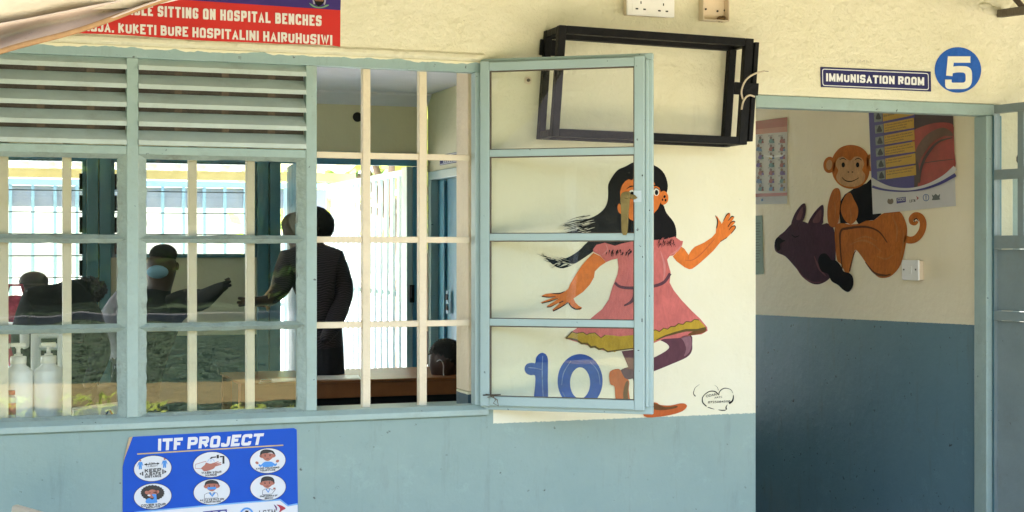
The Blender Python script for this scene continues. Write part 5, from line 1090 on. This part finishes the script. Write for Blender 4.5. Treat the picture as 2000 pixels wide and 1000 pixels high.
_t = M_blouse.node_tree; _g = _t.nodes.new("ShaderNodeNewGeometry"); _mp = _t.nodes.new("ShaderNodeMapping"); _mp.inputs["Rotation"].default_value = (.0, rad(45), 0); _mp.inputs["Scale"].default_value = (26, 26, 26)
_t.links.new(_g.outputs["Position"], _mp.inputs[0]); _ck = _t.nodes.new("ShaderNodeTexWave"); _ck.wave_type = 'BANDS'; _ck.bands_direction = 'DIAGONAL'; _ck.inputs["Scale"].default_value = 1.2; _ck.inputs["Distortion"].default_value = 5; _ck.inputs["Detail"].default_value = 1
_t.links.new(_mp.outputs[0], _ck.inputs[0]); _cr = _t.nodes.new("ShaderNodeValToRGB"); _cr.color_ramp.elements[0].color = (.010, .008, .012, 1); _cr.color_ramp.elements[1].color = (.040, .032, .045, 1); _cr.color_ramp.elements[0].position = .55; _cr.color_ramp.elements[1].position = .7
_t.links.new(_ck.outputs[0], _cr.inputs[0]); _t.links.new(_cr.outputs[0], _t.nodes["Principled BSDF"].inputs["Base Color"]); _t.nodes["Principled BSDF"].inputs["Roughness"].default_value = .8
M_trous = mat("dark_trousers", (.010, .011, .016), .85, .4, 9, .8, 14); M_grey = mat("grey_cloth", (.26, .25, .29), .85, .2, 12, .3, 30); M_navyc = mat("navy_cloth", (.018, .022, .04), .85, .3, 10, .3, 25)
M_mask = mat("blue_face_mask", (.20, .38, .50), .8, .05); M_greyhair = mat("grey_curls", (.10, .09, .10), .9, .5, 60, .8, 120); M_cap = mat("grey_cap", (.05, .045, .05), .85, .2, 15); M_brace = mat("bead_bracelet", (.45, .38, .2), .4)
d = 8.05
W_ = figure("person", "standing person in a black patterned blouse reaching out beside the open back door",
    [(640, 700, d, 62, .7), (628, 600, d, 52, .7), (614, 535, d, 60, .62), (602, 484, d, 34), (592, 458, d, 34, 1.1), (592, 430, d, 40, 1.05), (602, 412, d, 30, 1),
     (560, 512, d - .02, 30), (548, 566, d - .1, 21), (520, 590, d - .22, 13), (490, 588, d - .3, 9), (480, 590, d - .32, 8),
     (656, 514, d, 31), (668, 575, d, 27), (650, 640, d - .15, 18), (630, 668, d - .25, 10),
     (612, 800, d, 38), (612, 900, d, 28), (610, 985, d, 17), (600, 1000, d - .12, 12), (662, 800, d, 38), (662, 900, d, 28), (660, 985, d, 17), (652, 1000, d - .12, 12),
     (474, 584, d - .33, 4), (464, 582, d - .34, 3), (472, 590, d - .34, 4), (462, 591, d - .35, 3), (474, 595, d - .35, 4), (465, 597, d - .36, 3), (550, 440, d - .02, 8)],
    [(0, 1), (1, 2), (2, 3), (3, 4), (4, 5), (5, 6), (2, 7), (7, 8), (8, 9), (9, 10), (10, 11), (2, 12), (12, 13), (13, 14), (14, 15), (0, 16), (16, 17), (17, 18), (18, 19), (0, 20), (20, 21), (21, 22), (22, 23), (11, 24), (24, 25), (11, 26), (26, 27), (11, 28), (28, 29), (5, 30)],
    [M_blouse, M_skin, M_trous], lambda u, v, dep: 1 if v < 482 or (u < 534 and v > 540 and v < 640) else (2 if v > 682 else 0))
hairmass("hair", 614, 440, d + .03, 44, 42, M_hair, W_, 700, 2, .045)
b = MB(); p = PD(525, 590, d - .2); b.tube([p + RT * .0 + Vector((0, 0, .045)) * math.cos(a) + FW * .042 * math.sin(a) + RT * .006 * math.cos(a) for a in [k * 6.283 / 16 for k in range(17)]], .006, 8); b.build("bracelet", M_brace, W_)
d = 6.6
Mn = figure("person", "seated person with a blue face mask and a pale grey jacket sleeve behind the glass",
    [(262, 800, d, 56, .8), (270, 720, d, 50, .75), (292, 630, d, 58, .7), (310, 572, d, 22), (314, 545, d, 26, 1.1), (316, 515, d, 31, 1.1), (318, 497, d, 24, 1.1),
     (248, 566, d - .02, 27), (206, 640, d - .12, 24), (232, 706, d - .35, 15), (256, 712, d - .42, 11),
     (372, 584, d - .02, 27), (392, 588, d - .1, 23), (424, 566, d - .28, 14), (436, 558, d - .34, 9),
     (215, 780, d - .4, 38), (180, 790, d - .75, 30), (182, 900, d - .75, 22), (182, 1000, d - .8, 14), (300, 815, d - .45, 36), (290, 830, d - .8, 28), (290, 940, d - .8, 20), (290, 1030, d - .85, 13),
     (444, 552, d - .36, 4), (451, 549, d - .37, 3), (442, 548, d - .35, 4), (449, 543, d - .35, 3), (444, 558, d - .36, 4), (452, 557, d - .37, 3)],
    [(0, 1), (1, 2), (2, 3), (3, 4), (4, 5), (5, 6), (2, 7), (7, 8), (8, 9), (9, 10), (2, 11), (11, 12), (12, 13), (13, 14), (0, 15), (15, 16), (16, 17), (17, 18), (0, 19), (19, 20), (20, 21), (21, 22), (14, 23), (23, 24), (14, 25), (25, 26), (14, 27), (27, 28)],
    [M_black_cloth, M_skin, M_trous, M_grey], lambda u, v, dep: 1 if (v < 566 and 280 < u < 350) or (u > 425 and v < 548) else (3 if u < 252 and v < 700 else (2 if v > 690 else 0)))
hairmass("hair", 319, 497, d + .02, 30, 23, M_hair, Mn, 200, 5, .05)
k = d / F; c = PD(308, 531, d - .055); b = MB(); b.ball(c, 21 * k, 15 * k, 13 * k, 16); b.build("face_mask", M_mask, Mn)
for u in (292, 346): headpart("ear", u, 520, d, 4, 5, 8, M_skin, Mn, 10)
b = MB(); b.lathe((PD(262, 800, d).x, PD(262, 800, d).y, 0), [(.17, 0), (.17, .02), (.03, .05), (.03, .56), (.19, .58), (.19, PD(262, 838, d).z), (.17, PD(262, 838, d).z + .01)])
tag(b.build("stool", M_trous), "dark round stool under the seated person with the face mask", "stool")
d = 5.75
Bk = figure("person", "seated person in a black jacket with fuzzy grey hair, back turned to the glass",
    [(130, 780, d, 66, .8), (124, 700, d, 68, .75), (116, 610, d, 70, .75), (138, 572, d + .1, 30), (160, 566, d + .2, 24), (172, 562, d + .24, 20),
     (62, 590, d, 34), (44, 670, d - .1, 26), (60, 740, d - .2, 18), (74, 752, d - .3, 12), (178, 625, d + .05, 30), (196, 690, d, 24), (180, 740, d - .2, 16), (170, 752, d - .3, 11),
     (90, 830, d + .3, 44), (90, 850, d + .6, 36), (90, 960, d + .6, 26), (90, 1060, d + .6, 18), (170, 830, d + .3, 44), (170, 850, d + .6, 36), (170, 960, d + .6, 26), (170, 1060, d + .6, 18)],
    [(0, 1), (1, 2), (2, 3), (3, 4), (4, 5), (2, 6), (6, 7), (7, 8), (8, 9), (2, 10), (10, 11), (11, 12), (12, 13), (0, 14), (14, 15), (15, 16), (16, 17), (0, 18), (18, 19), (19, 20), (20, 21)],
    [M_black_cloth, M_skin, M_navyc], lambda u, v, dep: 1 if (v > 748 and dep < d - .22 and v < 775) else (2 if v > 770 else 0))
hairmass("hair", 176, 566, d + .2, 30, 23, M_greyhair, Bk, 420, 9, .25)
d = 8.3
Cp = figure("person", "person in a dark grey cap sitting beyond the black jacket, mostly hidden",
    [(62, 760, d, 44, .7), (64, 700, d, 42, .7), (66, 640, d, 44, .7), (66, 600, d, 15), (66, 580, d, 22, 1.1), (66, 556, d, 26, 1.1), (67, 542, d, 20),
     (30, 626, d, 20), (22, 690, d - .1, 17), (44, 735, d - .3, 11), (102, 626, d, 20), (110, 690, d - .1, 17), (92, 735, d - .3, 11), (46, 790, d - .4, 30), (46, 880, d - .45, 20), (46, 960, d - .5, 12), (86, 790, d - .4, 30), (86, 880, d - .45, 20), (86, 960, d - .5, 12)],
    [(0, 1), (1, 2), (2, 3), (3, 4), (4, 5), (5, 6), (2, 7), (7, 8), (8, 9), (2, 10), (10, 11), (11, 12), (0, 13), (13, 14), (14, 15), (0, 16), (16, 17), (17, 18)],
    [mat("red_print_cloth", (.30, .03, .06), .8, .6, 30), M_skin, M_trous], lambda u, v, dep: 1 if v < 605 else (2 if v > 750 else 0))
k = d / F; b = MB(); b.ball(PD(66, 550, d), 28 * k, 29 * k, 20 * k, 20); b.box(PD(46, 556, d - .1).x, PD(88, 556, d - .1).x, PD(66, 556, d - .1).y - .09, PD(66, 556, d - .1).y + .05, PD(66, 558, d).z, PD(66, 558, d).z + .012); b.build("cap", M_cap, Cp)
d = 8.1
Sr = figure("person", "person with short black hair bending low behind the table by the side door",
    [(905, 900, d, 60, .75), (900, 820, d, 60, .7), (886, 768, d, 46, .7), (874, 748, d - .05, 20), (866, 728, d - .1, 27, 1.1), (868, 700, d - .1, 36, 1.1), (876, 680, d - .08, 27, 1.1),
     (848, 790, d - .05, 25), (846, 850, d - .1, 20), (868, 880, d - .3, 13), (940, 780, d - .05, 25), (950, 850, d - .1, 20), (930, 880, d - .3, 13), (880, 960, d - .3, 40), (880, 1000, d - .3, 30), (940, 960, d - .3, 40), (940, 1000, d - .3, 30)],
    [(0, 1), (1, 2), (2, 3), (3, 4), (4, 5), (5, 6), (2, 7), (7, 8), (8, 9), (2, 10), (10, 11), (11, 12), (0, 13), (13, 14), (0, 15), (15, 16)],
    [M_navyc, M_skin], lambda u, v, dep: 1 if v < 752 else 0)
hairmass("hair", 872, 694, d - .09, 38, 37, M_hair, Sr, 500, 4, .07)
headpart("ear", 852, 716, d - .14, 5, 5, 9, M_skin, Sr, 10)
b = MB(); b.tube([PD(u, v, d - .2) for u, v in smooth([(853, 706), (860, 703), (866, 712), (866, 730), (870, 744)], 4, False)], .0028, 6); b.build("mask_strap", mat("white_elastic", (.6, .6, .6), .6), Sr)

# ---------------------------------------------------------------- furniture and things inside
TZ = .767; ty0 = 2.75
xa, xb = PY(470, 745, ty0).x, XS - .02
t = tb = thing("consulting_table", "long varnished wooden table across the room in front of the standing person", "table", ((xa + xb) / 2, 3.0, 0))
b = MB(); b.box(xa, xb, ty0 - .01, 3.45, TZ - .008, TZ + .006); b.build("tabletop", M_wood, t, bevel=.003)
b = MB(); b.box(xa, xb, ty0, ty0 + .03, TZ - .088, TZ - .009); b.build("apron", M_wood, t, bevel=.003)
b = MB(); b.box(xa + .05, xb - .05, ty0 + .04, ty0 + .055, .08, TZ - .09); b.build("dark_void_panel", M_black_cloth, t)  # black sheet put where the dark void under the table shows
for x in (xa + .005, xb - .055):
    for y in (ty0 + .06, 3.38): b = MB(); b.box(x, x + .05, y, y + .05, 0, TZ - .009); b.build("leg", M_wood, t)
p = lambda u, v: PZ_(u, v)
def PZ_(u, v, z=TZ + .0065): d_ = ray(u, v); return CAM + d_ * ((z - ZC) / d_.z)
b = MB(); b.prism([PZ_(*q) for q in ((612, 742), (704, 740.6), (700, 733.5), (622, 735))], (0, 0, .004)); tag(b.build("paper", M_signw), "white papers lying on the table by the standing person", "paper")
b = MB(); b.prism([PZ_(*q) for q in ((505, 749), (580, 744), (584, 739), (524, 741))], (0, 0, .003)); tag(b.build("paper", M_signw), "white sheet lying under the phone on the table end", "paper")
t = thing("phone", "slim silver edged phone lying on the white sheet", "phone", PZ_(517, 745, TZ + .01))
b = MB(); b.prism([PZ_(*q, TZ + .0105) for q in ((507, 746.6), (531, 746.2), (531, 743.4), (511, 743))], (0, 0, .008)); b.build("case", mat("silver_metal", (.6, .6, .62), .25, metal=.9), t, bevel=.002)
b = MB(); b.prism([PZ_(*q, TZ + .0188) for q in ((508.6, 745.2), (530, 744.9), (530, 742.6), (512, 742.4))], (0, 0, .0006)); b.build("screen", M_dark, t)

# bottles on the inner sill
M_hdpe = mat("translucent_bottle", (.80, .76, .70), .4, .06, 12); M_pump = mat("cream_pump", (.80, .74, .62), .35, .03)
def pump_bottle(label, u, dep_y, zb, hx):
    c = PY(u, 800, dep_y); c.z = zb
    t = thing("pump_bottle", label, "bottle", c, "pump bottles on the window sill")
    r = .0455; b = MB(); b.lathe(c, [(r - .004, 0), (r, .006), (r, .158), (r - .004, .166), (.024, .180), (.0235, .186)], 28); b.build("body", M_hdpe, t)
    b = MB(); b.lathe(c, [(.0235, .1862), (.0245, .188), (.0245, .208), (.0225, .2095)], 24); b.build("collar", M_pump, t)
    b = MB(); b.lathe(c, [(.013, .2097), (.013, .216), (.007, .2162), (.006, .232), (.0105, .240)], 16); b.build("stem", M_pump, t)
    b = MB(); z = c.z; b.prism([(c.x - .022, c.y - .013, z + .2402), (c.x + .022, c.y - .013, z + .2402), (c.x + .022, c.y + .013, z + .2402), (c.x - .022, c.y + .013, z + .2402)], (0, 0, .011)); b.tube([Vector((c.x, c.y, z + .246)), Vector((c.x + hx * .045, c.y + .01, z + .245)), Vector((c.x + hx * .052, c.y + .011, z + .236))], .0055, 10); b.build("pump_head", M_pump, t, bevel=.003)
zs = .9062
pump_bottle("translucent pump bottle next to the small red capped bottle on the sill", 36, .135, zs, -.6)
pump_bottle("translucent pump bottle standing nearest the cream bar on the sill", 95, .135, zs, .3)
c = PY(23, 800, .098); c.z = zs
t = thing("small_bottle", "small clear bottle with a red cap in front of the pump bottle", "bottle", c)
b = MB(); b.lathe(c, [(.013, 0), (.0145, .004), (.0145, .082), (.010, .092)], 18); b.build("body", mat("clear_plastic", (.55, .50, .44), .3), t)
b = MB(); b.lathe(c, [(.0125, .0922), (.0125, .104), (.0115, .106)], 18); b.build("cap", mat("red_cap", (.40, .05, .03), .4), t)
b = MB(); b.lathe(c, [(.0147, .03), (.0147, .066)], 18); b.build("label", mat("red_white_label", (.5, .16, .12), .5, .5, 60), t)
p0, p1 = PY(143, 818, .20), PY(236, 818, .20)
t = thing("carton", "cream cardboard carton with a blue and orange chevron on the sill", "box", ((p0.x + p1.x) / 2, .2, zs))
b = MB(); b.prism([(p0.x, .172, zs), (p1.x, .172, zs), (p1.x, .172, zs + .042), (p0.x, .172, zs + .028)], (0, .09, 0)); b.build("body", mat("cream_card", (.66, .56, .44), .6, .06), t, bevel=.002)
cq = lambda u, v: PY(u, v, .1705)
decal("chevron", [[(202, 818), (209, 803), (213, 801), (207, 818)]], mat("chevron_blue", (.03, .05, .14), .5), t, cq); decal("chevron", [[(213, 801), (217, 801.5), (223, 812), (219, 814)]], mat("chevron_orange", (.55, .14, .04), .5), t, lambda u, v: PY(u, v, .1695))
t = thing("white_trolley", "white tubular trolley standing behind the pump bottles", "trolley", PD(70, 900, 5.2))
b = MB()
for u in (48, 70, 122): p = PD(u, 700, 5.3 if u != 48 else 5.6); b.tube([Vector((p.x, p.y, 0)), Vector((p.x, p.y, PD(u, 652, 5.3).z))], .018, 10)
b.build("upright", M_white, t)
for v in (655, 678, 760): a_, c_ = PD(70, v, 5.3), PD(122, v - 1, 5.3); b = MB(); b.tube([a_, c_], .012, 8); b.build("rail", M_white, t)
b = MB(); a_ = PD(50, 800, 5.4); b.box(a_.x, a_.x + .18, a_.y - .1, a_.y + .2, .35, .37); b.build("shelf", M_white, t)
b = MB(); c = PD(30, 603, 7.4); b.ball(c, .09, .09, .07, 16); b.tube([c + Vector((-.05, 0, .05)), c + Vector((-.03, 0, .12)), c + Vector((.03, 0, .12)), c + Vector((.05, 0, .05))], .008, 8)
rb_ = tag(b.build("cloth_bag", mat("red_white_cloth", (.42, .06, .10), .8, .8, 22)), "red patterned cloth bag on the bench by the far louvres", "bag")
b = MB(); c = PD(30, 640, 7.4); b.box(c.x - .5, c.x + .25, c.y - .2, c.y + .2, PD(30, 632, 7.4).z - .02, PD(30, 632, 7.4).z); 
for dx in (-.45, .2): b.box(c.x + dx - .03, c.x + dx + .03, c.y - .15, c.y + .15, 0, PD(30, 632, 7.4).z - .021)
tag(b.build("bench", M_white), "white bench under the wide far louvre window", "bench")

# ---------------------------------------------------------------- things close to the camera
M_canvas = mat("cream_canvas", (.80, .74, .60), .8, .08, 4, .3, 50); M_val = mat("pinkish_canvas", (.55, .44, .37), .85, .14, 10, .3, 40, dirt=.3, dcol=(.2, .12, .06), ds=40, chips=.5); M_hem = mat("brown_hem", (.34, .19, .08), .8, .25, 30, .4, 60)
t = thing("canvas_awning", "sagging cream canvas awning edge with a brown hem hanging before the banner", "awning", PD(100, 60, 3.1))
def awn(s, k):
    """s along the edge, k across: 0 top sheet, 1 fold, 2 hem"""
    u = -420 + 780 * s; top = 42 - (u) * .166 - 3 * math.sin(s * 9); bot = 101 - u * .318 + 5 * math.sin(max(0, s - .5) * 6.28) + 2 * math.sin(s * 19)
    return u, top, bot
n = 48; b = MB(); pr = None
for i in range(n + 1):
    s = i / n; u, tp, bt = awn(s, 0); row = []
    for j in range(9):
        q = j / 8; w_ = .010 * math.sin(q * 6 + s * 9) + .008 * math.sin(s * 23 + q * 3); row.append(b.bm.verts.new(PD(u, tp + (bt - tp) * q, 3.1 + .35 * s + .06 * math.sin(q * 3.1) + w_)))
    if pr:
        for j in range(8): b.bm.faces.new([pr[j], row[j], row[j + 1], pr[j + 1]]).smooth = True
    pr = row
o = b.build("valance", M_val, t); sd = o.modifiers.new("cloth", 'SOLIDIFY'); sd.thickness = .003
b = MB(); b.tube([PD(awn(i / n, 0)[0], awn(i / n, 0)[2], 3.1 + .35 * i / n + .02 * math.sin(6 + i / n * 9) + .002) for i in range(n + 1)], .0065, 8); b.build("hem", M_hem, t)
b = MB(); pr = None
for i in range(n + 1):
    s = i / n; u, tp, bt = awn(s, 0); p = PD(u, tp + 7, 3.1 + .35 * s + .02); row = [b.bm.verts.new(p + FW * (.012 + .0 * k) + Vector((-.02 * k, -.16 * k, .16 * k + .012 * math.sin(k + s * 12)))) for k in range(5)]
    if pr:
        for j in range(4): b.bm.faces.new([pr[j], row[j], row[j + 1], pr[j + 1]]).smooth = True
    pr = row
o = b.build("canopy_sheet", M_canvas, t); sd = o.modifiers.new("cloth", 'SOLIDIFY'); sd.thickness = .003
# plastic chair whose back corner pokes in
M_chair = mat("cream_plastic", (.62, .52, .40), .45, .06)
p0 = PD(38, 984, 4.3); p1 = PD(96, 1001, 4.157); ed_ = (p1 - p0); ed_.z = 0; en = ed_.normalized(); pn = Vector((en.y, -en.x, 0)); top = p0.z
t = thing("plastic_chair", "cream plastic chair back showing by the blue wall under the window", "chair", (p0.x + en.x * .2, p0.y + en.y * .2, 0))
def ch(b, s0, s1, d0, d1, z0, z1, lean=0.0):
    P = lambda s, d, z: Vector((p0.x, p0.y, 0)) + en * s + pn * (d - lean * (top - z)) + Vector((0, 0, z))
    return b.hexa([P(s0, d0, z0), P(s1, d0, z0), P(s1, d1, z0), P(s0, d1, z0), P(s0, d0, z1), P(s1, d0, z1), P(s1, d1, z1), P(s0, d1, z1)])
b = MB(); ch(b, 0, .42, 0, .025, .40, top, -.18); b.build("backrest", M_chair, t, bevel=.008)
b = MB(); ch(b, 0, .42, .06, .46, .375, .398); b.build("seat", M_chair, t, bevel=.008)
for s in (0.0, .385):
    for d_ in (.06, .42): b = MB(); ch(b, s, s + .035, d_, d_ + .035, 0, .374); b.build("leg", M_chair, t, bevel=.004)
# bracket in the top right corner
t = thing("wall_bracket", "rusty steel bracket arm sticking out of the plaster near the round number", "bracket", PY(1950, 30))
pa, pb = PY(1951, 27, .02), PY(1951, 27, -.55) + Vector((.18, 0, .03))
b = MB(); b.bar(pa, pb, .03, .03); b.build("arm", M_rust, t, bevel=.003)
q0 = PY(1972, -16, -.10); q1 = PY(2004, 22, -.16); b = MB(); b.tube([q0 + (q0 - q1) * .4, q0, (q0 + q1) / 2 + Vector((.004, 0, -.004)), q1, q1 + (q1 - q0) * .25 + Vector((.02, 0, 0))], .011, 10); b.build("brace", M_rust, t)
b = MB(); 
for k in range(14): q = PY(1925 + k * 6 + random.uniform(-6, 6), 4 + random.uniform(-9, 16), 0); b.ball(q, random.uniform(.02, .05), .009, random.uniform(.010, .022), 12)
b.build("mortar_patch", M_wall, t)

# ---------------------------------------------------------------- garden: what stands outside and shows in the panes and through the back door
def leafmat(name, c1, c2):
    m = mat(name, c1, .55, .4, 3.0); t_ = m.node_tree; b_2 = t_.nodes["Principled BSDF"]
    tl = t_.nodes.new("ShaderNodeBsdfTranslucent"); tl.inputs[0].default_value = (*c2, 1); mx = t_.nodes.new("ShaderNodeMixShader"); mx.inputs[0].default_value = .5
    o_2 = t_.nodes["Material Output"]; t_.links.new(b_2.outputs[0], mx.inputs[1]); t_.links.new(tl.outputs[0], mx.inputs[2]); t_.links.new(mx.outputs[0], o_2.inputs[0]); return m
LF = [leafmat("leaf_green", (.05, .10, .02), (.14, .26, .03)), leafmat("leaf_dark", (.03, .06, .015), (.06, .12, .02)), leafmat("leaf_lime", (.40, .46, .07), (.6, .7, .14))]
M_bark = mat("bark", (.10, .07, .045), .9, .3, 12, .6, 30)
def tree(label, x, y, h, r, m, seed, n=1500, leaf=.16):
    R_ = random.Random(seed); t = thing("tree", label, "tree", (x, y, -.06)); b = MB(); th = h * .45
    pts = [Vector((x + R_.uniform(-.06, .06) * i, y + R_.uniform(-.06, .06) * i, -.06 + th * i / 4)) for i in range(5)]
    b.tube(pts, [.03 * h, .026 * h, .023 * h, .02 * h, .016 * h], 10)
    cl = []
    for k in range(9):
        a = k * 2.4 + R_.uniform(-.4, .4); q = pts[4] + Vector((math.cos(a) * r * R_.uniform(.3, .8), math.sin(a) * r * R_.uniform(.3, .8), h * R_.uniform(.05, .48))); b.tube([pts[3 + k % 2], (pts[4] + q) / 2 + Vector((0, 0, .1 * h * R_.random())), q], [.012 * h, .008 * h, .003 * h], 7); cl.append((q, r * R_.uniform(.35, .6)))
    b.build("trunk", M_bark, t)
    b = MB()
    for i in range(n):
        c, rr = R_.choice(cl); d_ = Vector((R_.gauss(0, 1), R_.gauss(0, 1), R_.gauss(0, .8))); p_ = c + d_.normalized() * rr * R_.random() ** .4
        a = Vector((R_.gauss(0, 1), R_.gauss(0, 1), R_.gauss(0, 1))).normalized(); c2 = a.orthogonal().normalized(); s = leaf * R_.uniform(.6, 1.3)
        b.face([p_ - a * s, p_ + c2 * s * .35, p_ + a * s, p_ - c2 * s * .35])
    b.build("crown", m, t, fixn=False); return t
tree("broad leafy tree beyond the side fence outside the back door", 4.2, 10.5, 4.2, 1.8, LF[2], 1, 1600, .15)
tree("low bushy tree past the corner of the side fence", 5.4, 13.5, 4.8, 2.2, LF[0], 3, 1300, .18)
for k, (x, y, h, r, m, lab) in enumerate(((-13, -31, 8, 4, 1, "tall dark tree by the kerb across the lawn"), (-5, -34, 9, 4.4, 1, "widest dark tree across the lawn"), (3, -31.5, 7.5, 3.6, 0, "round green tree across the lawn"), (11, -35, 9, 4.5, 1, "dark spreading tree behind the kerb"), (19, -31, 8, 4, 0, "green tree furthest along the kerb"), (-21, -30, 8.5, 4.2, 1, "dark tree at the lawn corner"), (27, -34, 9, 4.6, 1, "tall dark tree past the lawn"), (-30, -33, 9, 4.6, 1, "big dark tree beyond the hall"))):
    tree(lab, x, y, h, r, LF[m], 20 + k, 1500, .34)
R_ = random.Random(5)
b = MB()
for i in range(4200):
    x, y = R_.uniform(-40, 40), -38 + R_.gauss(0, 1.2); p_ = Vector((x, y, R_.uniform(-.06, 7.5 + .8 * math.sin(x * .7)))); a = Vector((R_.gauss(0, 1), R_.gauss(0, .5), R_.gauss(0, 1))).normalized(); c2 = a.orthogonal().normalized(); s = R_.uniform(.3, .7)
    b.face([p_ - a * s, p_ + c2 * s * .4, p_ + a * s, p_ - c2 * s * .4])
b.box(-42, 42, -39.2, -38.4, -.06, 6.6)
tag(b.build("leaf_backdrop", LF[1], fixn=False), kind="stuff")  # tall leaf wall added to darken bright gaps in the pane reflections
M_blade = [mat("grass_blade_dark", (.026, .056, .014), .7, .3), mat("grass_blade_pale", (.055, .105, .028), .7, .3), mat("grass_blade_straw", (.13, .105, .035), .7, .3)]
b = MB()
for i in range(15000):
    y = -8.9 - 20 * R_.random() ** 1.5; x = R_.uniform(-2.5, 9.5); k_ = R_.random(); b.mi = 0 if k_ < .55 else (1 if k_ < .96 else 2)
    h = R_.uniform(.012, .040); a = R_.uniform(0, 3.14); dx, dy = math.cos(a), math.sin(a); sp_ = R_.uniform(.03, .12)
    if -12.4 < y < -9.8: continue
    for q in (-1, 0, 1): b.face([(x + q * sp_ * .5, y, -.05), (x + q * sp_ * .5 + dx * .03, y + dy * .03, -.05), (x + q * sp_ + dx * .02, y + dy * .05 * q, -.05 + h)])
tag(b.build("grass", M_blade, fixn=False), kind="stuff")
# low bedding plants along the walk
for k in range(14):
    x = -.3 + k * .42 + R_.uniform(-.12, .12); y = -5.6 + R_.uniform(-.15, .15); h = R_.uniform(.30, .47); t = thing("bedding_plant", "low yellow green bedding plant in the bed along the walkway", "plant", (x, y, -.06), "bedding plants along the walkway")
    b = MB()
    for i in range(4): b.tube([Vector((x + R_.uniform(-.03, .03), y + R_.uniform(-.03, .03), -.06)), Vector((x + R_.uniform(-.12, .12), y + R_.uniform(-.1, .1), h * .8))], [.006, .003], 6)
    b.build("stem", M_bark, t)
    b = MB()
    for i in range(90):
        p_ = Vector((x + R_.gauss(0, .1), y + R_.gauss(0, .09), h * (1 - R_.random() ** 2 * .8))); a = Vector((R_.gauss(0, 1), R_.gauss(0, 1), R_.gauss(.3, .6))).normalized(); c2 = a.orthogonal().normalized(); s = R_.uniform(.025, .05)
        b.face([p_ - a * s, p_ + c2 * s * .4, p_ + a * s, p_ - c2 * s * .4])
    b.build("leaves", LF[2], t, fixn=False)
# mirrored hall across the yard; roof raised and darkened to dim the casement reflection
t = thing("garden_hall", "cream hall with raised dark roof and white posted veranda standing across the yard", "building", (-14, -12, 0))
b = MB(); b.box(-19, -13.5, -20, -2, -.06, 3.0); b.build("wall", mat("hall_paint", (.30, .28, .22), .7, .1), t)
b = MB(); b.prism([(-19.6, -20.6, 3.02), (-11.2, -20.6, 2.75), (-11.2, -20.6, 2.85), (-15.5, -20.6, 6.6), (-19.6, -20.6, 3.4)], (0, 19.2, 0)); b.build("roof", mat("dark_roof_sheet", (.16, .12, .10), .7, .3, 3), t)
for k in range(8):
    b = MB(); y = -19.8 + k * 2.5; b.box(-11.55, -11.43, y, y + .12, -.06, 2.75); b.build("post", M_signw, t)
    if k < 7: b = MB(); b.box(-13.499, -13.46, y + .7, y + 1.9, .9, 2.1); b.build("window", M_deepteal, t)
